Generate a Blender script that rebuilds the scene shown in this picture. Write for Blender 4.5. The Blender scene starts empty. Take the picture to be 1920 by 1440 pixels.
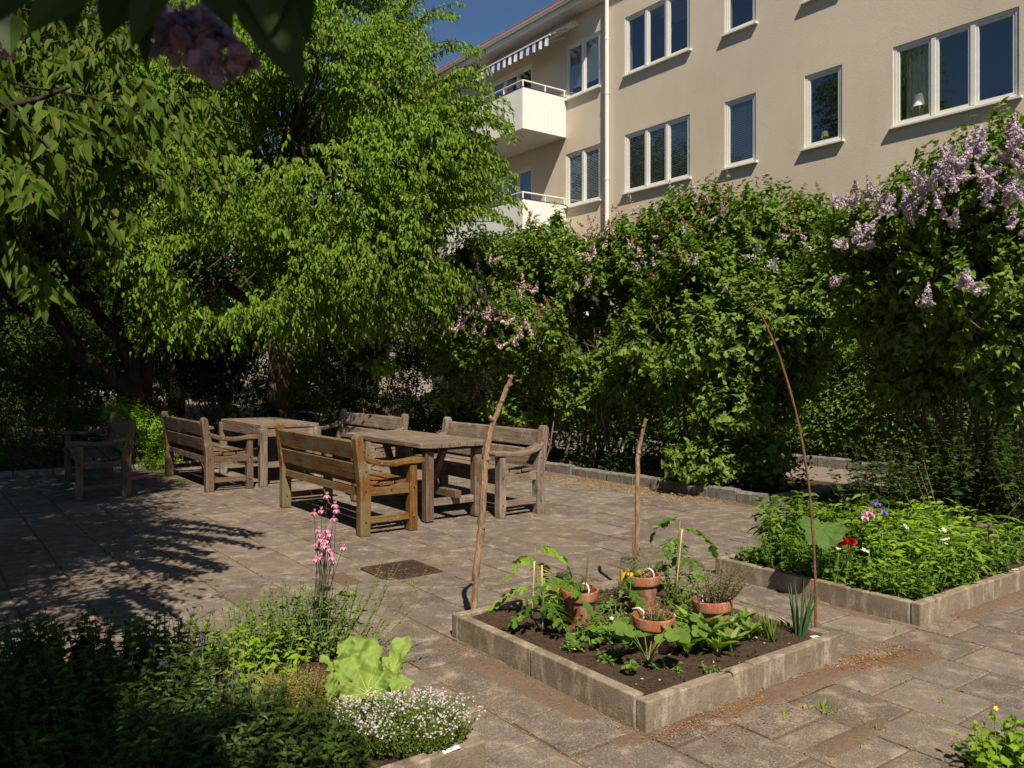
import bpy, bmesh, math, random
import numpy as np
from mathutils import Vector, Matrix
R = math.radians
C = bpy.context.scene.collection
sc = bpy.context.scene
rng = np.random.default_rng(7)
random.seed(5)

# ------------------------------------------------------------------ camera, world, sun
H, F, CX, HY = 1.42, 1529.0, 960.0, 693.0
cam_d = bpy.data.cameras.new('camera'); cam = bpy.data.objects.new('camera', cam_d); C.objects.link(cam)
cam.location = (0, 0, H); cam.rotation_euler = (R(90), 0, 0)
cam_d.sensor_width = 36; cam_d.lens = 36*F/1920; cam_d.shift_y = -27/1920
cam_d.clip_start = .05; cam_d.clip_end = 2000
cam_d.dof.use_dof = True; cam_d.dof.focus_distance = 6.5; cam_d.dof.aperture_fstop = 6.3
sc.camera = cam
SUN_EL = R(51.5); SH = Vector((.217, -.976))
w = bpy.data.worlds.new('World'); sc.world = w; w.use_nodes = True
nt = w.node_tree; bg = nt.nodes['Background']
sky = nt.nodes.new('ShaderNodeTexSky'); sky.sky_type = 'NISHITA'; sky.sun_disc = False
sky.sun_elevation = SUN_EL; sky.sun_rotation = math.atan2(SH.x, SH.y); sky.altitude = 50
sky.air_density = 1.0; sky.dust_density = .1; sky.ozone_density = 3.0
hs = nt.nodes.new('ShaderNodeHueSaturation'); hs.inputs['Saturation'].default_value = 1.1; hs.inputs['Value'].default_value = 1.28; nt.links.new(sky.outputs[0], hs.inputs['Color'])
nt.links.new(hs.outputs[0], bg.inputs[0]); bg.inputs[1].default_value = .04
sd = bpy.data.lights.new('sun', 'SUN'); sd.energy = 5.0; sd.angle = R(.5); sd.color = (1, .905, .76)
sun = bpy.data.objects.new('sun', sd); C.objects.link(sun)
D = Vector((SH.x*math.cos(SUN_EL), SH.y*math.cos(SUN_EL), math.sin(SUN_EL)))
sun.rotation_euler = D.to_track_quat('Z', 'Y').to_euler(); sun.location = (5, -20, 30)
sc.view_settings.view_transform = 'Standard'; sc.view_settings.look = 'None'
sc.view_settings.exposure = .52; sc.view_settings.gamma = 1
sc.render.engine = 'CYCLES'
sc.cycles.max_bounces = 8; sc.cycles.transparent_max_bounces = 12

# ------------------------------------------------------------------ frames
TH = math.atan2(1130, 1529); CT, ST = math.cos(TH), math.sin(TH)
def AB(a, b, z=0): return Vector((a*CT-b*ST, a*ST+b*CT, z))
def gp(px, py, z=0):
    Y = (H-z)*F/(py-HY); return Vector(((px-CX)*Y/F, Y, z))
def pt(px, py, Y): return Vector(((px-CX)*Y/F, Y, H-(py-HY)*Y/F))

# ------------------------------------------------------------------ object helpers
def tag(o, label=None, cat=None, group=None, kind=None):
    if label: o['label'] = label
    if cat: o['category'] = cat
    if group: o['group'] = group
    if kind: o['kind'] = kind
    return o
def thing(name, label, cat, loc=(0, 0, 0), rz=0, group=None):
    o = bpy.data.objects.new(name, None); C.objects.link(o); o.empty_display_size = .2
    o.location = loc; o.rotation_euler = (0, 0, rz)
    return tag(o, label, cat, group)
def copy_tree(o, parent=None):
    c = o.copy(); C.objects.link(c); c.parent = parent
    for ch in list(o.children): copy_tree(ch, c)
    return c

class MB:
    def __init__(s): s.v = []; s.f = []; s.lp = []; s.lt = []; s.n = 0
    def add(s, verts, faces):
        verts = np.asarray(verts, float).reshape(-1, 3)
        s.v.append(verts)
        fl = np.array([i for f in faces for i in f], np.int64)+s.n
        s.lp.append(fl); s.lt.append(np.array([len(f) for f in faces], np.int64)); s.n += len(verts)
        return s
    def inst(s, t, P, Dv, N, L, W):
        tv, tf = t
        P = np.asarray(P, float).reshape(-1, 3); n = len(P)
        if n == 0: return s
        Dv = nrm(np.broadcast_to(Dv, (n, 3))); N = np.broadcast_to(N, (n, 3))
        Z = nrm(N-np.sum(N*Dv, 1, keepdims=True)*Dv+1e-6); X = np.cross(Dv, Z)
        L = np.broadcast_to(L, (n,))[:, None, None]; W = np.broadcast_to(W, (n,))[:, None, None]
        V = P[:, None]+tv[None, :, 0:1]*W*X[:, None]+tv[None, :, 1:2]*L*Dv[:, None]+tv[None, :, 2:3]*L*Z[:, None]
        k = len(tv)
        fl = np.array([i for f in tf for i in f], np.int64); lt = np.array([len(f) for f in tf], np.int64)
        s.lp.append((fl[None]+(np.arange(n)*k)[:, None]+s.n).ravel()); s.lt.append(np.tile(lt, n))
        s.v.append(V.reshape(-1, 3)); s.n += n*k
        return s
    def box(s, x0, x1, y0, y1, z0, z1):
        v = [(x, y, z) for z in (z0, z1) for y in (y0, y1) for x in (x0, x1)]
        return s.add(v, [(0, 2, 3, 1), (4, 5, 7, 6), (0, 1, 5, 4), (2, 6, 7, 3), (0, 4, 6, 2), (1, 3, 7, 5)])
    def prism(s, pts, axis, lo, hi):
        # pts: 2D outline; axis the extrusion axis: 'x' -> (y,z), 'y' -> (x,z), 'z' -> (x,y)
        m = {'x': lambda p, q: (q, p[0], p[1]), 'y': lambda p, q: (p[0], q, p[1]), 'z': lambda p, q: (p[0], p[1], q)}[axis]
        n = len(pts); v = [m(p, lo) for p in pts]+[m(p, hi) for p in pts]
        f = [tuple(range(n))[::-1], tuple(range(n, 2*n))]+[(i, (i+1) % n, n+(i+1) % n, n+i) for i in range(n)]
        return s.add(v, f)
    def tube(s, pts, rad, k=8, cap=True, jit=0):
        pts = np.asarray([tuple(p) for p in pts], float); n = len(pts)
        rad = np.broadcast_to(rad, (n,)) if np.ndim(rad) == 0 else np.asarray(rad, float)
        T = nrm(np.gradient(pts, axis=0)); ref = np.array([0.13, .31, 1.]) if abs(T[0][2]) < .9 else np.array([1., .2, 0])
        A = nrm(np.cross(T, ref)); B = np.cross(T, A)
        an = np.arange(k)*2*math.pi/k
        r = rad[:, None]*(1+(rng.random((n, k))-.5)*jit)
        V = pts[:, None]+r[..., None]*(np.cos(an)[None, :, None]*A[:, None]+np.sin(an)[None, :, None]*B[:, None])
        f = [(i*k+j, i*k+(j+1) % k, (i+1)*k+(j+1) % k, (i+1)*k+j) for i in range(n-1) for j in range(k)]
        if cap: f += [tuple(range(k))[::-1], tuple((n-1)*k+j for j in range(k))]
        return s.add(V.reshape(-1, 3), f)
    def lathe(s, prof, k=24, c=(0, 0, 0)):
        an = np.arange(k)*2*math.pi/k
        v = [(c[0]+r*math.cos(a), c[1]+r*math.sin(a), c[2]+z) for r, z in prof for a in an]
        f = [(i*k+j, i*k+(j+1) % k, (i+1)*k+(j+1) % k, (i+1)*k+j) for i in range(len(prof)-1) for j in range(k)]
        return s.add(v, f)
    def ball(s, c, r, k=8, sq=(1, 1, 1)):
        pr = [(math.sin(math.pi*i/6)*r+1e-5, -math.cos(math.pi*i/6)*r*sq[2]) for i in range(7)]
        return s.lathe(pr, k, c)
    def build(s, name, mat, parent=None, smooth=False, bevel=0, seg=2):
        V = np.concatenate(s.v) if s.v else np.zeros((0, 3)); lp = np.concatenate(s.lp); lt = np.concatenate(s.lt)
        me = bpy.data.meshes.new(name)
        me.vertices.add(len(V)); me.vertices.foreach_set('co', V.astype(np.float32).ravel())
        me.loops.add(len(lp)); me.loops.foreach_set('vertex_index', lp.astype(np.int32))
        me.polygons.add(len(lt)); ls = np.concatenate([[0], np.cumsum(lt)[:-1]])
        me.polygons.foreach_set('loop_start', ls.astype(np.int32)); me.polygons.foreach_set('loop_total', lt.astype(np.int32))
        me.polygons.foreach_set('use_smooth', np.full(len(lt), bool(smooth)))
        me.update(calc_edges=True); me.validate()
        me.materials.append(mat)
        o = bpy.data.objects.new(name, me); C.objects.link(o)
        if parent: o.parent = parent
        if bevel:
            b = o.modifiers.new('bevel', 'BEVEL'); b.width = bevel; b.segments = seg; b.limit_method = 'ANGLE'; b.angle_limit = R(40)
        return o
def nrm(a):
    a = np.asarray(a, float); return a/np.maximum(np.linalg.norm(a, axis=-1, keepdims=True), 1e-9)

# leaf templates: x across, y along, z normal
def tmpl(st, fold=.25, bend=.25):
    v = []; idx = []
    for (y, wd) in st:
        z = -bend*y*y
        if wd == 0: idx.append([len(v)]); v.append((0, y, z))
        else:
            idx.append([len(v), len(v)+1, len(v)+2]); v += [(-wd, y-wd*.1, z+fold*wd), (0, y, z), (wd, y-wd*.1, z+fold*wd)]
    f = []
    for A, B in zip(idx[:-1], idx[1:]):
        if len(A) == 1 and len(B) == 3: f += [(A[0], B[1], B[0]), (A[0], B[2], B[1])]
        elif len(A) == 3 and len(B) == 3: f += [(A[0], A[1], B[1], B[0]), (A[1], A[2], B[2], B[1])]
        else: f += [(A[0], A[1], B[0]), (A[1], A[2], B[0])]
    return np.array(v), f
T_OVAL = tmpl([(0, 0), (.3, .46), (.65, .4), (1, 0)], .25, .25)
T_FINE = tmpl([(0, 0), (.12, .22), (.35, .48), (.6, .44), (.82, .22), (1, 0)], .3, .3)
T_HEART = tmpl([(0, 0), (.12, .46), (.45, .42), (.75, .18), (1, 0)], .25, .22)
T_HEARTF = tmpl([(0, 0), (.04, .3), (.16, .48), (.38, .46), (.62, .3), (.84, .1), (1, 0)], .28, .3)
T_KITE = (np.array([(0, 0, 0), (-.5, .42, .1), (.5, .42, .1), (0, 1, -.1)]), [(0, 3, 1), (0, 2, 3)])
T_LONG = tmpl([(0, 0), (.25, .42), (.6, .5), (.85, .3), (1, 0)], .3, .45)
T_LOBE = (np.array([(0, 0, 0), (-.3, .15, .05), (-.5, .4, 0), (-.22, .5, .02), (-.32, .75, -.05), (0, 1, -.12),
                    (.32, .75, -.05), (.22, .5, .02), (.5, .4, 0), (.3, .15, .05), (0, .45, -.02)]),
          [(10, 0, 1, 2), (10, 2, 3), (10, 3, 4, 5), (10, 5, 6, 7), (10, 7, 8), (10, 8, 9, 0)])
T_ROUND = tmpl([(0, 0), (.15, .26), (.4, .46), (.68, .50), (.88, .34), (1, 0)], .22, .2)
T_OVATE = tmpl([(0, 0), (.05, .28), (.2, .46), (.4, .5), (.62, .41), (.82, .21), (.93, .07), (1, 0)], .18, .15)
T_QUAD = (np.array([(-.5, 0, 0), (.5, 0, 0), (.5, 1, 0), (-.5, 1, 0)]), [(0, 1, 2, 3)])
_fv = [(0, 0, 0)]; _ff = []
for _i in range(5):
    _a = _i*2*math.pi/5; _b = len(_fv)
    _fv += [(.3*math.cos(_a-.55), .3*math.sin(_a-.55), .06), (.5*math.cos(_a), .5*math.sin(_a), .1), (.3*math.cos(_a+.55), .3*math.sin(_a+.55), .06)]
    _ff.append((0, _b, _b+1, _b+2))
T_FLOWER = (np.array(_fv), _ff)

# ------------------------------------------------------------------ materials
def nmat(name):
    m = bpy.data.materials.new(name); m.use_nodes = True
    n = m.node_tree; return m, n, n.nodes['Principled BSDF'], n.nodes['Material Output']
def ramp(n, stops, src=None):
    r = n.nodes.new('ShaderNodeValToRGB'); el = r.color_ramp.elements
    while len(el) < len(stops): el.new(.5)
    for e, (p, c) in zip(el, stops): e.position = p; e.color = (*c, 1) if len(c) == 3 else c
    if src is not None: n.links.new(src, r.inputs[0])
    return r
def noise(n, vec, scale, detail=4, rough=.55):
    t = n.nodes.new('ShaderNodeTexNoise'); t.inputs['Scale'].default_value = scale
    t.inputs['Detail'].default_value = detail; t.inputs['Roughness'].default_value = rough
    if vec is not None: n.links.new(vec, t.inputs['Vector'])
    return t
def mix(n, fac, a, b, mode='MIX'):
    x = n.nodes.new('ShaderNodeMix'); x.data_type = 'RGBA'; x.blend_type = mode
    for s, v in ((0, fac), (6, a), (7, b)):
        if isinstance(v, (int, float)): x.inputs[s].default_value = v
        elif isinstance(v, tuple): x.inputs[s].default_value = (*v, 1)
        else: n.links.new(v, x.inputs[s])
    return x.outputs[2]
def bump(n, h, st, dist=.01, nrmin=None):
    b = n.nodes.new('ShaderNodeBump'); b.inputs['Strength'].default_value = st; b.inputs['Distance'].default_value = dist
    n.links.new(h, b.inputs['Height'])
    if nrmin is not None: n.links.new(nrmin, b.inputs['Normal'])
    return b.outputs[0]
def coord(n, sca=(1, 1, 1), kind='Object'):
    t = n.nodes.new('ShaderNodeTexCoord'); m = n.nodes.new('ShaderNodeMapping'); m.inputs['Scale'].default_value = sca
    n.links.new(t.outputs[kind], m.inputs[0]); return m.outputs[0]
def plain(name, c, rough=.6, metal=0, spec=.4, var=0, scale=8, bmp=0):
    m, n, p, o = nmat(name); p.inputs['Roughness'].default_value = rough; p.inputs['Metallic'].default_value = metal
    p.inputs['Specular IOR Level'].default_value = spec
    if var:
        t = noise(n, coord(n), scale, 5)
        r = ramp(n, [(.25, tuple(x*(1-var) for x in c)), (.75, tuple(min(1, x*(1+var)) for x in c))], t.outputs[0])
        n.links.new(r.outputs[0], p.inputs['Base Color'])
        if bmp: n.links.new(bump(n, t.outputs[0], bmp), p.inputs['Normal'])
    else: p.inputs['Base Color'].default_value = (*c, 1)
    return m
def leafmat(name, c1, c2, trans=.35, rough=.45, spec=.35, tb=1.5, c3=None):
    m, n, p, o = nmat(name); g = n.nodes.new('ShaderNodeNewGeometry')
    st = [(0, c1), (.85, c2)]+([(1, c3)] if c3 else [])
    r = ramp(n, st, g.outputs['Random Per Island'])
    nz = noise(n, coord(n), 2.2, 2)
    col = mix(n, .35, r.outputs[0], mix(n, nz.outputs[0], tuple(x*.55 for x in c1), tuple(min(1, x*1.35) for x in c2)))
    n.links.new(col, p.inputs['Base Color']); p.inputs['Roughness'].default_value = rough
    p.inputs['Specular IOR Level'].default_value = spec
    t = n.nodes.new('ShaderNodeBsdfTranslucent')
    n.links.new(mix(n, 1.0, col, (1.25*tb/1.5, 1.35*tb/1.5, .55), 'MULTIPLY'), t.inputs[0])
    x = n.nodes.new('ShaderNodeMixShader'); x.inputs[0].default_value = trans
    n.links.new(p.outputs[0], x.inputs[1]); n.links.new(t.outputs[0], x.inputs[2]); n.links.new(x.outputs[0], o.inputs[0])
    return m
def woodmat(name, c1, c2, axis, c3=None, patch=.5):
    m, n, p, o = nmat(name)
    s = {'x': (1.2, 22, 22), 'y': (22, 1.2, 22), 'z': (22, 22, 1.2)}[axis]
    v = coord(n, s); t = noise(n, v, 2.2, 6, .65)
    s2 = {'x': (3, 90, 90), 'y': (90, 3, 90), 'z': (90, 90, 3)}[axis]
    t2 = noise(n, coord(n, s2), 1.5, 3, .6)
    r = ramp(n, [(.3, c1), (.7, c2)], t.outputs[0])
    gi = ramp(n, [(.36, (.35, .35, .35)), (.5, (1, 1, 1))], t2.outputs[0])
    col = mix(n, .75, r.outputs[0], gi.outputs[0], 'MULTIPLY')
    if c3:
        t3 = noise(n, coord(n), 3.1, 4, .6); r3 = ramp(n, [(patch, (0, 0, 0)), (patch+.14, (1, 1, 1))], t3.outputs[0])
        col = mix(n, r3.outputs[0], col, c3)
    t4 = noise(n, coord(n), 40, 3); r4 = ramp(n, [(.63, (0, 0, 0)), (.72, (.5, .5, .5))], t4.outputs[0])
    col = mix(n, r4.outputs[0], col, (.4, .38, .3))
    n.links.new(col, p.inputs['Base Color']); p.inputs['Roughness'].default_value = .8
    p.inputs['Specular IOR Level'].default_value = .25
    n.links.new(bump(n, t2.outputs[0], .5, .004), p.inputs['Normal'])
    return m
G1, G2, G3 = (.10, .068, .045), (.27, .20, .145), (.30, .245, .19)
O1, O2, O3 = (.07, .032, .010), (.26, .115, .022), (.15, .125, .06)
W_GREY = {a: woodmat('weathered_wood_'+a, G1, G2, a, G3, .55) for a in 'xyz'}
W_ORNG = {a: woodmat('varnished_wood_'+a, O1, O2, a, O3, .46) for a in 'xyz'}
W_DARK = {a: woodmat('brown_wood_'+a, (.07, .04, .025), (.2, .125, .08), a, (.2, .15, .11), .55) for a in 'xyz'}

def slabmat():
    m, n, p, o = nmat('concrete_slab'); g = n.nodes.new('ShaderNodeNewGeometry')
    v = coord(n)
    t1 = noise(n, v, 1.1, 5, .6); t2 = noise(n, v, 8, 6, .65); t3 = noise(n, v, 170, 2, .5); t4 = noise(n, coord(n, (1, 1, 1)), 42, 4, .7)
    base = ramp(n, [(0, (.105, .083, .068)), (.5, (.138, .111, .09)), (.9, (.165, .135, .11)), (1, (.21, .172, .14))], g.outputs['Random Per Island']).outputs[0]
    c = mix(n, mix(n, 1, ramp(n, [(.4, (0, 0, 0)), (.7, (1, 1, 1))], t1.outputs[0]).outputs[0], (.6, .6, .6), 'MULTIPLY'), base, (.19, .135, .088))
    c = mix(n, ramp(n, [(.52, (0, 0, 0)), (.68, (.8, .8, .8))], t2.outputs[0]).outputs[0], c, (.33, .26, .19))
    c = mix(n, ramp(n, [(.33, (.7, .7, .7)), (.46, (0, 0, 0))], t2.outputs[0]).outputs[0], c, (.085, .066, .053))
    c = mix(n, ramp(n, [(.60, (0, 0, 0)), (.72, (.85, .85, .85))], t3.outputs[0]).outputs[0], c, (.42, .36, .28))
    c = mix(n, ramp(n, [(.32, (.8, .8, .8)), (.42, (0, 0, 0))], t3.outputs[0]).outputs[0], c, (.045, .036, .03))
    c = mix(n, ramp(n, [(.62, (0, 0, 0)), (.7, (.6, .6, .6))], t4.outputs[0]).outputs[0], c, (.22, .12, .06))
    n.links.new(c, p.inputs['Base Color']); p.inputs['Roughness'].default_value = .9; p.inputs['Specular IOR Level'].default_value = .2
    b = bump(n, t2.outputs[0], .5, .012); n.links.new(bump(n, t3.outputs[0], .6, .003, b), p.inputs['Normal'])
    return m
def earthmat(name, c1, c2, c3, sc_=30, bs=1, bd=.02):
    m, n, p, o = nmat(name); v = coord(n)
    t1 = noise(n, v, sc_, 8, .7); t2 = noise(n, v, sc_*6, 3, .6); t0 = noise(n, v, 2.5, 3)
    c = ramp(n, [(.3, c1), (.62, c2)], t1.outputs[0]).outputs[0]
    c = mix(n, ramp(n, [(.58, (0, 0, 0)), (.68, (.8, .8, .8))], t2.outputs[0]).outputs[0], c, c3)
    c = mix(n, ramp(n, [(.35, (0, 0, 0)), (.7, (.5, .5, .5))], t0.outputs[0]).outputs[0], c, c2)
    n.links.new(c, p.inputs['Base Color']); p.inputs['Roughness'].default_value = .95; p.inputs['Specular IOR Level'].default_value = .15
    n.links.new(bump(n, t1.outputs[0], bs, bd), p.inputs['Normal'])
    return m
def concretemat(name, c1, c2, stain, sc_=6):
    m, n, p, o = nmat(name); v = coord(n)
    t1 = noise(n, v, sc_, 7, .65); t2 = noise(n, v, 120, 3, .6); t3 = noise(n, coord(n, (3, 3, 1)), 5, 5, .7)
    c = ramp(n, [(.32, c1), (.68, c2)], t1.outputs[0]).outputs[0]
    c = mix(n, ramp(n, [(.5, (0, 0, 0)), (.66, (.8, .8, .8))], t3.outputs[0]).outputs[0], c, stain)
    c = mix(n, ramp(n, [(.33, (.7, .7, .7)), (.42, (0, 0, 0))], t2.outputs[0]).outputs[0], c, tuple(x*.45 for x in c1))
    n.links.new(c, p.inputs['Base Color']); p.inputs['Roughness'].default_value = .9; p.inputs['Specular IOR Level'].default_value = .2
    b = bump(n, t1.outputs[0], .4, .01); n.links.new(bump(n, t2.outputs[0], .7, .004, b), p.inputs['Normal'])
    return m
def stuccomat():
    m, n, p, o = nmat('stucco'); v = coord(n)
    t1 = noise(n, v, .35, 4, .6); t2 = noise(n, v, 38, 5, .7); t3 = noise(n, coord(n, (1, 1.1, .3)), .9, 7, .72)
    c = ramp(n, [(.3, (.60, .50, .385)), (.7, (.69, .585, .455))], t1.outputs[0]).outputs[0]
    c = mix(n, ramp(n, [(.52, (0, 0, 0)), (.8, (.35, .35, .35))], t3.outputs[0]).outputs[0], c, (.42, .33, .24))
    c = mix(n, ramp(n, [(.33, (.3, .3, .3)), (.48, (0, 0, 0))], t2.outputs[0]).outputs[0], c, (.4, .31, .22))
    n.links.new(c, p.inputs['Base Color']); p.inputs['Roughness'].default_value = .95; p.inputs['Specular IOR Level'].default_value = .15
    n.links.new(bump(n, t2.outputs[0], .35, .012), p.inputs['Normal'])
    return m
def barkmat(name, c1, c2, sc_=14):
    m, n, p, o = nmat(name); t = noise(n, coord(n, (1, 1, .25)), sc_, 7, .7)
    n.links.new(ramp(n, [(.35, c1), (.65, c2)], t.outputs[0]).outputs[0], p.inputs['Base Color'])
    p.inputs['Roughness'].default_value = .9; p.inputs['Specular IOR Level'].default_value = .2
    n.links.new(bump(n, t.outputs[0], 1, .03), p.inputs['Normal']); return m
def glassmat(name='window_glass', boost=.13, tint=(.93, .95, .95)):
    m, n, p, o = nmat(name)
    lw_ = n.nodes.new('ShaderNodeLayerWeight'); lw_.inputs[0].default_value = .5
    pw = n.nodes.new('ShaderNodeMath'); pw.operation = 'POWER'; pw.inputs[1].default_value = 3.5; n.links.new(lw_.outputs['Facing'], pw.inputs[0])
    ad = n.nodes.new('ShaderNodeMath'); ad.operation = 'ADD'; ad.inputs[1].default_value = boost; n.links.new(pw.outputs[0], ad.inputs[0])
    tr = n.nodes.new('ShaderNodeBsdfTransparent'); tr.inputs[0].default_value = (*tint, 1)
    gl = n.nodes.new('ShaderNodeBsdfGlossy'); gl.inputs['Roughness'].default_value = .01
    x = n.nodes.new('ShaderNodeMixShader'); n.links.new(ad.outputs[0], x.inputs[0])
    n.links.new(tr.outputs[0], x.inputs[1]); n.links.new(gl.outputs[0], x.inputs[2]); n.links.new(x.outputs[0], o.inputs[0])
    return m

M_SLAB = slabmat()
M_EARTH = earthmat('earth', (.035, .024, .016), (.075, .052, .035), (.16, .11, .07), 9)
M_SAND = earthmat('joint_sand', (.085, .055, .035), (.15, .10, .065), (.26, .17, .10), 40, .8, .01)
M_DRIFT = earthmat('drifted_sand', (.10, .065, .043), (.17, .12, .08), (.28, .18, .11), 60, .9, .008)
M_SOIL = earthmat('garden_soil', (.028, .017, .011), (.095, .06, .04), (.22, .15, .10), 34, 1, .03)
M_LAWN = earthmat('lawn_base', (.012, .02, .006), (.03, .045, .012), (.05, .05, .02), 20)
M_CONC = concretemat('bed_concrete', (.15, .115, .075), (.27, .215, .15), (.40, .335, .25))
M_GRAN = concretemat('granite', (.13, .115, .10), (.26, .235, .205), (.09, .08, .06), 20)
M_PATH = concretemat('path_paving', (.16, .13, .105), (.23, .19, .155), (.27, .21, .16), 3)
M_STUC = stuccomat()
M_WHITE = plain('white_paint', (.72, .70, .64), .45, var=.05, scale=3)
M_SOFF = plain('soffit_paint', (.55, .52, .47), .7, var=.08)
M_ROOF = plain('red_roof_tile', (.30, .05, .025), .6, var=.35, scale=6, bmp=.5)
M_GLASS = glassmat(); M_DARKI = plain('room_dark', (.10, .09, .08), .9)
M_BLIND = plain('blind', (.75, .75, .72), .6); M_CURT = plain('curtain', (.6, .6, .57), .9, var=.15)
M_METAL = plain('galvanised_steel', (.5, .5, .48), .4, .8)
M_BLACK = plain('black_enamel', (.012, .012, .013), .25, 0, .5)
M_RUST = plain('rusty_iron', (.075, .05, .036), .75, .3, .3, .5, 30, .6)
M_DSTEEL = plain('dark_steel', (.02, .02, .02), .5, .5)
M_TERRA = concretemat('terracotta', (.25, .08, .035), (.36, .125, .06), (.42, .23, .16), 14)
M_POTB = concretemat('stained_terracotta', (.17, .065, .04), (.30, .115, .065), (.42, .30, .25), 9)
M_TERRA2 = plain('orange_terracotta', (.62, .17, .05), .75, var=.15)
M_BARK = barkmat('bark', (.035, .025, .018), (.12, .085, .06))
M_BARKD = barkmat('dark_bark', (.02, .015, .012), (.075, .055, .042))
M_LSTEM = barkmat('lilac_stem', (.10, .07, .045), (.24, .175, .12), 20)
M_STICK = barkmat('stick_bark', (.14, .075, .042), (.50, .34, .21), 30)
M_STICK2 = barkmat('red_brown_stick', (.13, .06, .03), (.27, .13, .07), 28)
M_BAMB = plain('bamboo', (.55, .36, .16), .5, var=.15)
M_STEM = plain('green_stem', (.13, .22, .05), .5, var=.2); M_STEMP = plain('purple_stem', (.10, .07, .05), .6)
M_DEAD = plain('dry_stem', (.28, .19, .13), .8, var=.3)
M_TREE = leafmat('tree_leaf', (.07, .138, .010), (.22, .345, .026), .42, .55, .25, 1.6)
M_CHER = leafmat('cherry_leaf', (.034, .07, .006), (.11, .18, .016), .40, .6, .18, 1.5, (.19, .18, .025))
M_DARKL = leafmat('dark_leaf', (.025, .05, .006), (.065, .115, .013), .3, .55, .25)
M_BRIGHT = leafmat('bright_leaf', (.11, .22, .010), (.24, .38, .02), .4, .5, .3)
M_LILAC = leafmat('lilac_leaf', (.065, .12, .015), (.17, .265, .030), .30, .5, .3)
M_LILACSH = leafmat('shaded_lilac_leaf', (.022, .042, .008), (.045, .08, .014), .2, .55, .2)  # lilac leaf with deep shade put into its colour
M_HEDGE = leafmat('hedge_leaf', (.055, .11, .010), (.15, .23, .02), .35, .5, .3)
M_PURPL = leafmat('purple_leaf', (.018, .012, .012), (.05, .025, .022), .2, .5, .3, 1.0)
M_HERB = leafmat('herb_leaf', (.085, .155, .014), (.20, .31, .030), .35, .55, .25)
M_HERBB = leafmat('balm_leaf', (.14, .24, .014), (.29, .43, .03), .38, .55, .25)
M_HERBD = leafmat('mint_leaf', (.032, .065, .010), (.075, .13, .017), .3, .6, .2)
M_GREYG = leafmat('grey_green_leaf', (.07, .12, .03), (.15, .22, .055), .25, .6, .25)
M_THYME = leafmat('thyme_leaf', (.06, .10, .012), (.15, .21, .022), .25, .6, .25)
M_THYMY = leafmat('gold_thyme_leaf', (.10, .13, .015), (.32, .28, .025), .25, .6, .25)
M_TOM = leafmat('tomato_leaf', (.05, .11, .010), (.12, .22, .02), .35, .5, .3)
M_TOMY = leafmat('pale_tomato_leaf', (.14, .25, .018), (.28, .42, .04), .4, .5, .3)
M_STRAW = leafmat('strawberry_leaf', (.08, .155, .022), (.165, .27, .04), .3, .45, .35)
M_RHUB = leafmat('rhubarb_leaf', (.15, .23, .04), (.23, .32, .065), .22, .6, .25)
M_RHUBG = leafmat('grey_rhubarb_leaf', (.075, .14, .03), (.10, .18, .04), .3, .7, .15)
M_ONION = leafmat('onion_leaf', (.05, .14, .05), (.10, .22, .08), .2, .35, .5)
M_GRASS = leafmat('grass_blade', (.03, .07, .01), (.08, .15, .02), .3, .5, .3)
M_LITT = leafmat('litter', (.13, .055, .02), (.42, .19, .07), .1, .8, .2, 1, (.5, .36, .2))
M_LITR = leafmat('orange_litter', (.30, .09, .025), (.55, .20, .06), .1, .8, .2, 1)
def petal(name, c1, c2, tr=.25): return leafmat(name, c1, c2, tr, .6, .2, 1.1)
M_LILF = petal('lilac_floret', (.36, .27, .38), (.66, .54, .63))
M_LILP = petal('pale_lilac_floret', (.50, .30, .34), (.78, .60, .60))
M_LILB = petal('faded_floret', (.20, .085, .045), (.40, .22, .14))
M_PINK = petal('pink_petal', (.55, .18, .32), (.74, .38, .48))
M_WPET = petal('white_petal', (.7, .7, .62), (.85, .85, .8)); M_YEL = petal('yellow_petal', (.8, .5, .02), (.9, .7, .05))
M_THF = petal('thyme_floret', (.48, .34, .42), (.72, .60, .66)); M_VIOL = petal('violet_petal', (.12, .08, .42), (.25, .18, .6))
M_RED = petal('red_petal', (.35, .004, .01), (.6, .015, .03)); M_PLAST = plain('white_plastic', (.8, .8, .78), .35)
M_PINKP = plain('pink_plastic', (.8, .08, .3), .4); M_LABY = plain('yellow_label', (.75, .55, .05), .5)
M_BOTL = glassmat('clear_plastic', .06, (.9, .93, .92))
M_SHADE = plain('lamp_shade', (.75, .72, .65), .8); M_SHADY = plain('green_lamp_shade', (.6, .6, .12), .8)
M_AWN = None

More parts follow.
